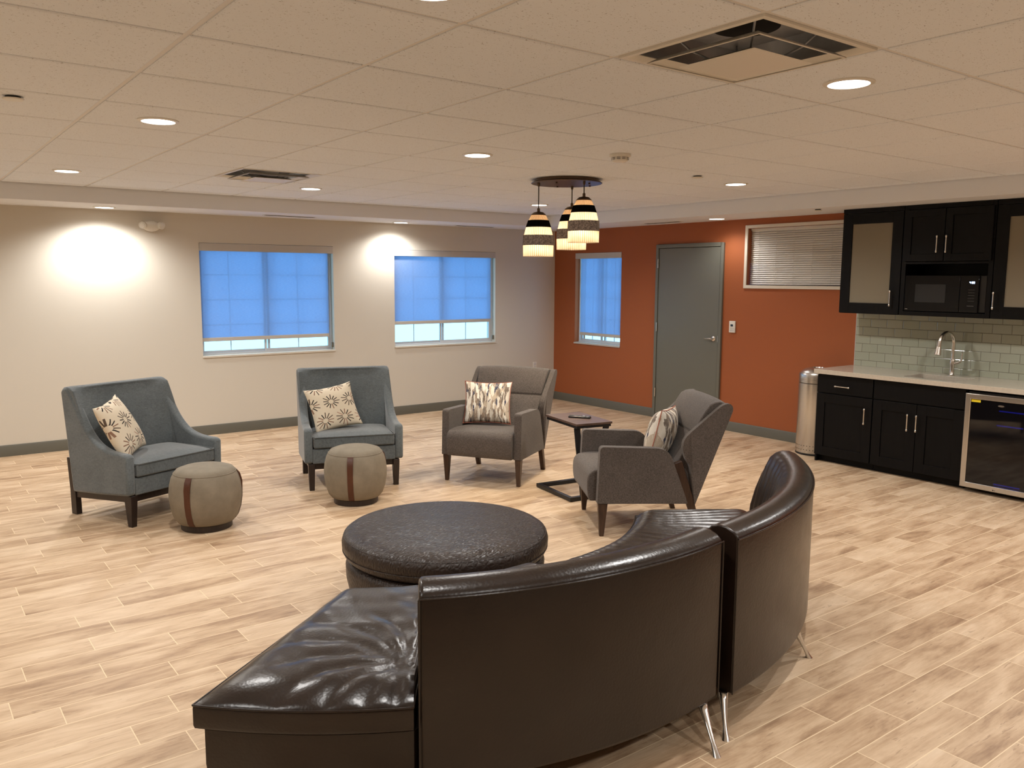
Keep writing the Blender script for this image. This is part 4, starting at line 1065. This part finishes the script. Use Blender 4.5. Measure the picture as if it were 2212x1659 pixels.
for y, z in ((-6.50, .095), (-6.49, .585), (-6.50, .705)): bm_box(bm, -.6015, -.6005, y-.10, y+.10, z-.005, z+.005)
obj('led_strip', bm, M_BLUELED, t, smooth=0)
bm = bmesh.new(); bm_box(bm, XF+.0085, XF+.0095, fy0-fw-.075, fy0-fw-.002, z1-fw-.024, z1-fw-.003); obj('energy_label', bm, plain('yellow_label', (.80, .62, .02), .5), dr, smooth=0, label='yellow sticker in the corner of the glass')
bm = bmesh.new(); bm_lathe(bm, [(0, 0), (.024, 0), (.024, .002), (0, .002)], n=28, M=Matrix.Translation((XF+.010, -6.432, .752)) @ Matrix.Rotation(-PI/2, 4, 'Y') @ Matrix.Diagonal((.32, 1, 1, 1))); obj('badge', bm, M_CHROME, dr)
bm = bmesh.new()
for k in range(2):
    bm_poly(bm, [(-6.422, .062), (-6.430, .052), (-6.414, .052)] if k == 0 else [(-6.436, .058), (-6.441, .052), (-6.431, .052)], XF-.0012, XF-.0002)
obj('lower_emblem', bm, M_SEAM, dr, smooth=0)
t = thing('end_base_cabinet', 'black base cabinet past the refrigerator', 'cabinet', (0, 0, 0))
bm = bmesh.new(); bm_box(bm, XB+.019, -.003, -7.40, -6.768, .10, ZC-.002); bm_box(bm, XB+.075, -.003, -7.40, -6.768, .0, .10); obj('body', bm, M_CAB, t, .001)
shaker('door', t, XB, -6.770, -7.398, .070, .855, .085)

# counter with sink cut-out
t = thing('countertop', 'light quartz countertop over the black base cabinets', 'countertop', (0, 0, 0))
sx0, sx1, sy0, sy1 = -.545, -.185, -6.02, -5.54
bm = bmesh.new(); za, zb = ZC+.001, .905; cx0_, cy0_, cy1_ = -.655, -7.42, -4.722
outer = [(cx0_, cy0_), (-.003, cy0_), (-.003, cy1_), (cx0_, cy1_)]; inner = round_corners([(sx0, sy0), (sx1, sy0), (sx1, sy1), (sx0, sy1)], .03, 5)
per = len(inner)//4; ring_o = []
for k in range(4):
    for j in range(per): ring_o.append(outer[k])
R1 = [[(a, b, z) for a, b in rr] for rr, z in ((inner, za), (inner, zb))]
vi0 = [bm.verts.new(p) for p in R1[0]]; vi1 = [bm.verts.new(p) for p in R1[1]]
vo0 = [bm.verts.new((a, b, za)) for a, b in outer]; vo1 = [bm.verts.new((a, b, zb)) for a, b in outer]; n = len(inner)
for i in range(n):
    j = (i+1) % n; bm.faces.new((vi0[i], vi0[j], vi1[j], vi1[i]))
    k, k2 = i//per, j//per
    if k == k2: bm.faces.new((vo1[k], vi1[i], vi1[j])); bm.faces.new((vo0[k], vi0[j], vi0[i]))
    else: bm.faces.new((vo1[k], vi1[i], vi1[j], vo1[k2])); bm.faces.new((vo0[k], vo0[k2], vi0[j], vi0[i]))
for k in range(4): k2 = (k+1) % 4; bm.faces.new((vo0[k], vo0[k2], vo1[k2], vo1[k]))
obj('slab', bm, M_QUARTZ, t, .0015)
t = thing('kitchen_sink', 'undermount stainless steel sink basin in the countertop', 'sink', (0, 0, 0))
bm = bmesh.new(); rr = lambda g, z, rc: [(a, b, z) for a, b in round_corners([(sx0-g, sy0-g), (sx1+g, sy0-g), (sx1+g, sy1+g), (sx0-g, sy1+g)], rc, 5)]
bm_loft(bm, [rr(.018, .8625, .03), rr(.018, .8605, .03), rr(-.003, .8605, .03), rr(-.008, .72, .04), rr(-.03, .698, .05), rr(-.03, .696, .05), rr(-.006, .72, .04), rr(0, .8625, .03)][3:6]+[], cap=False) if 0 else None
bm_loft(bm, [rr(.012, .8615, .03), rr(.003, .8615, .03), rr(-.004, .74, .04), rr(-.03, .705, .05)], cap=False)
bm.faces.new([bm.verts[i] for i in ()]) if 0 else None
bm.verts.ensure_lookup_table(); bm.faces.new(bm.verts[-n:])
sk = obj('basin', bm, M_STEEL, t)
m_ = sk.modifiers.new('wall', 'SOLIDIFY'); m_.thickness = .0012; m_.offset = 0
bm = bmesh.new(); bm_lathe(bm, [(0, .7062), (.04, .7062), (.044, .709), (.03, .7075), (0, .7065)], (sx0+sx1)/2, (sy0+sy1)/2, 28); obj('drain', bm, M_CHROME, t)
# faucet
fx, fy = -.115, -5.772
t = thing('kitchen_faucet', 'brushed steel gooseneck faucet behind the sink', 'faucet', (fx, fy, .905))
bm = bmesh.new(); bm_lathe(bm, [(0, 0), (.026, 0), (.026, .006), (.020, .014), (.0185, .05), (.021, .09), (.024, .115), (.020, .14), (.014, .165), (.0135, .205), (0, .205)], n=32); body = obj('body', bm, M_NICKEL, t)
dx = Vector((-.200, .030)); 
bm = bmesh.new(); pts = [(0, 0, .20), (0, 0, .295)]
R0 = dx.length/2; dn = dx.normalized()
for k in range(1, 13): A = PI*k/12*.93; pts.append((dn.x*R0*(1-math.cos(A)), dn.y*R0*(1-math.cos(A)), .295+.098*math.sin(A)))
bm_tube(bm, pts, .0148, 16); obj('spout', bm, M_NICKEL, t)
e = Vector(pts[-1]); bm = bmesh.new(); dd = Vector((dn.x*.16, dn.y*.16, -1)).normalized()
bm_tube(bm, [e-dd*.003, e+dd*.045, e+dd*.05, e+dd*.05, e+dd*.122, e+dd*.126], [.016, .019, .0185, .0205, .029, .026], 20); sp = obj('spray_head', bm, M_NICKEL, t)
bm = bmesh.new(); bm_tube(bm, catmull([(0, -.012, .105), (0, -.040, .118), (0, -.066, .130), (0, -.076, .155), (0, -.080, .21)], 5), [.013]*8+[.0105]*5+[.008]*4+[.0065]*4, 14); obj('handle', bm, M_NICKEL, t)

# backsplash
t = tag(box('tile_backsplash', (-.006, -.0002, -7.42, -4.752, .9056, 1.449), mat_subway(), None, 0, smooth=0), 'pale grey-green subway tile backsplash between counter and upper cabinets', 'backsplash')
tag(box('trim_1', (-.008, -.0001, -4.7518, -4.747, .9056, 1.439), M_VINYL, None, .0008, smooth=0), 'thin metal edge strip ending the tile backsplash', 'trim', kind='structure')

# upper cabinets
M_FROST = newmat('frosted_cabinet_glass'); tt = NT(M_FROST)
fd = tt.node('ShaderNodeBsdfTranslucent'); fd.inputs[0].default_value = (.60, .58, .52, 1); ft = tt.node('ShaderNodeBsdfRefraction'); ft.inputs['Roughness'].default_value = .22; ft.inputs['IOR'].default_value = 1.02; ft.inputs[0].default_value = (.8, .78, .70, 1)
fdd = tt.node('ShaderNodeBsdfDiffuse'); fdd.inputs[0].default_value = (.42, .375, .285, 1)
a1 = tt.node('ShaderNodeMixShader'); a1.inputs[0].default_value = .45; tt.l.new(fd.outputs[0], a1.inputs[1]); tt.l.new(ft.outputs[0], a1.inputs[2])
a2 = tt.node('ShaderNodeMixShader'); a2.inputs[0].default_value = .52; tt.l.new(a1.outputs[0], a2.inputs[1]); tt.l.new(fdd.outputs[0], a2.inputs[2]); tt.l.new(a2.outputs[0], tt.n['Material Output'].inputs[0])
M_MAPLE = plain('pale_maple_interior', hexl(226, 206, 168), .5)
def glass_cabinet(label, y0, y1, hy):
    t = thing('glass_wall_cabinet', label, 'cabinet', (0, 0, 0), 0, 'frosted glass wall cabinets')
    bm = bmesh.new(); carcass(bm, XU+.020, y0, y1, 1.442, 2.426); obj('body', bm, M_CAB, t, .001)
    ya, yb = max(y0, y1), min(y0, y1)
    bm = bmesh.new(); bm_box(bm, XU+.05, -.0105, yb+.0181, ya-.0181, 1.4605, 2.4075)
    # open-fronted liner
    bm.faces.ensure_lookup_table()
    f = min(bm.faces, key=lambda f: f.calc_center_median().x); bmesh.ops.delete(bm, geom=[f], context='FACES_ONLY'); obj('liner', bm, M_MAPLE, t, smooth=0)
    for z in (2.086, 1.758):
        bm = bmesh.new(); bm_box(bm, XU+.0155, -.012, yb+.019, ya-.019, z, z+.018); obj('shelf', bm, M_MAPLE, t, .001)
    bm = bmesh.new(); bm_box(bm, XU, XU+.001, ya, ya-.001, 1.442, 1.443); bm.free()
    shaker('door', t, XU, y0-.002, y1+.002, 1.444, 2.385, .098, glass=M_FROST, panel=False, handle=(hy, 1.522, hy, 1.664))
    bm = bmesh.new(); bm_box(bm, XU+.002, XU+.019, yb, ya, 2.387, 2.4285); obj('top_rail', bm, M_CAB, t, .001)
    return t
glass_cabinet('black wall cabinet with frosted glass door, nearest the orange wall', -4.765, -5.368, -5.292)
glass_cabinet('black wall cabinet with frosted glass door past the microwave', -6.166, -6.770, -6.194)
t = thing('microwave_wall_cabinet', 'black wall cabinet with two doors above an open microwave niche', 'cabinet', (0, 0, 0))
bm = bmesh.new(); carcass(bm, XU+.002, -5.372, -6.162, 1.442, 2.426, .038); bm_box(bm, XU+.002, -.004, -6.124, -5.410, 1.905, 1.925); obj('body', bm, M_CAB, t, .001)
bm = bmesh.new(); bm_box(bm, XU-.0001, XU+.0015, -6.162, -5.372, 2.387, 2.4285); bm.free()
shaker('door', t, XU-.018, -5.390, -5.7505, 1.928, 2.385, .062, handle=(-5.701, 2.004, -5.701, 2.149))
shaker('door', t, XU-.018, -5.7535, -6.150, 1.928, 2.385, .062, handle=(-5.782, 2.002, -5.782, 2.149))
# microwave
t = thing('microwave_oven', 'black microwave oven sitting in the wall cabinet niche', 'microwave', (0, 0, 1.4805))
M_MW = plain('black_glass', (.003, .003, .004), .05, Specular_IOR_Level=.3); M_MWB = plain('black_enamel', (.005, .005, .006), .3)
bm = bmesh.new(); bm_box(bm, XU+.015, -.06, -6.118, -5.418, .006, .322); obj('body', bm, M_MWB, t, .004)
bm = bmesh.new(); bm_box(bm, XU-.004, XU+.0145, -5.905, -5.418, .006, .322); d = obj('door', bm, M_MW, t, .003)
bm = bmesh.new(); bm_box(bm, XU-.0052, XU-.0042, -5.785, -5.515, .085, .245); obj('door_window', bm, plain('microwave_window', (.018, .020, .024), .06), d, smooth=0)
bm = bmesh.new(); bm_box(bm, XU-.004, XU+.0145, -6.062, -5.908, .006, .322); cp = obj('control_panel', bm, M_MW, t, .003)
# 4:09 clock digits, seven-segment
M_LED = emit('led_digits', (.55, .72, 1), 6)
bm = bmesh.new(); seg = {'4': 'fgbc', '0': 'abcdef', '9': 'abcdfg'}
def digit(ch, yc, zc, hgt=.016, wd=.008, th=.0022):
    g = {'a': (0, hgt/2, 1), 'd': (0, -hgt/2, 1), 'g': (0, 0, 1), 'f': (-wd/2, hgt/4, 0), 'b': (wd/2, hgt/4, 0), 'e': (-wd/2, -hgt/4, 0), 'c': (wd/2, -hgt/4, 0)}
    for s_ in seg[ch]:
        a, b, hz_ = g[s_]; w_, h_ = (wd/2, th/2) if hz_ else (th/2, hgt/4)
        bm_box(bm, XU-.0052, XU-.0042, yc-a-w_, yc-a+w_, zc+b-h_, zc+b+h_)
digit('4', -5.990, .262); digit('0', -6.010, .262); digit('9', -6.023, .262)
for dz in (-.004, .004): bm_box(bm, XU-.0052, XU-.0042, -6.0012, -5.9992, .262+dz-.001, .262+dz+.001)
obj('clock_digits', bm, M_LED, cp, smooth=0)
bm = bmesh.new()
for k in range(5): bm_box(bm, XU-.0048, XU-.0042, -6.032, -5.978, .200-k*.024-.0008, .200-k*.024+.0008)
bm_box(bm, XU-.0048, XU-.0042, -6.03, -5.975, .060, .0635)
obj('button_marks', bm, plain('grey_print', (.12, .12, .12), .5), cp, smooth=0)
bm = bmesh.new(); bm_box(bm, XU-.0048, XU-.0042, -5.452, -5.430, .020, .024); obj('nameplate', bm, M_CHROME, d, smooth=0)
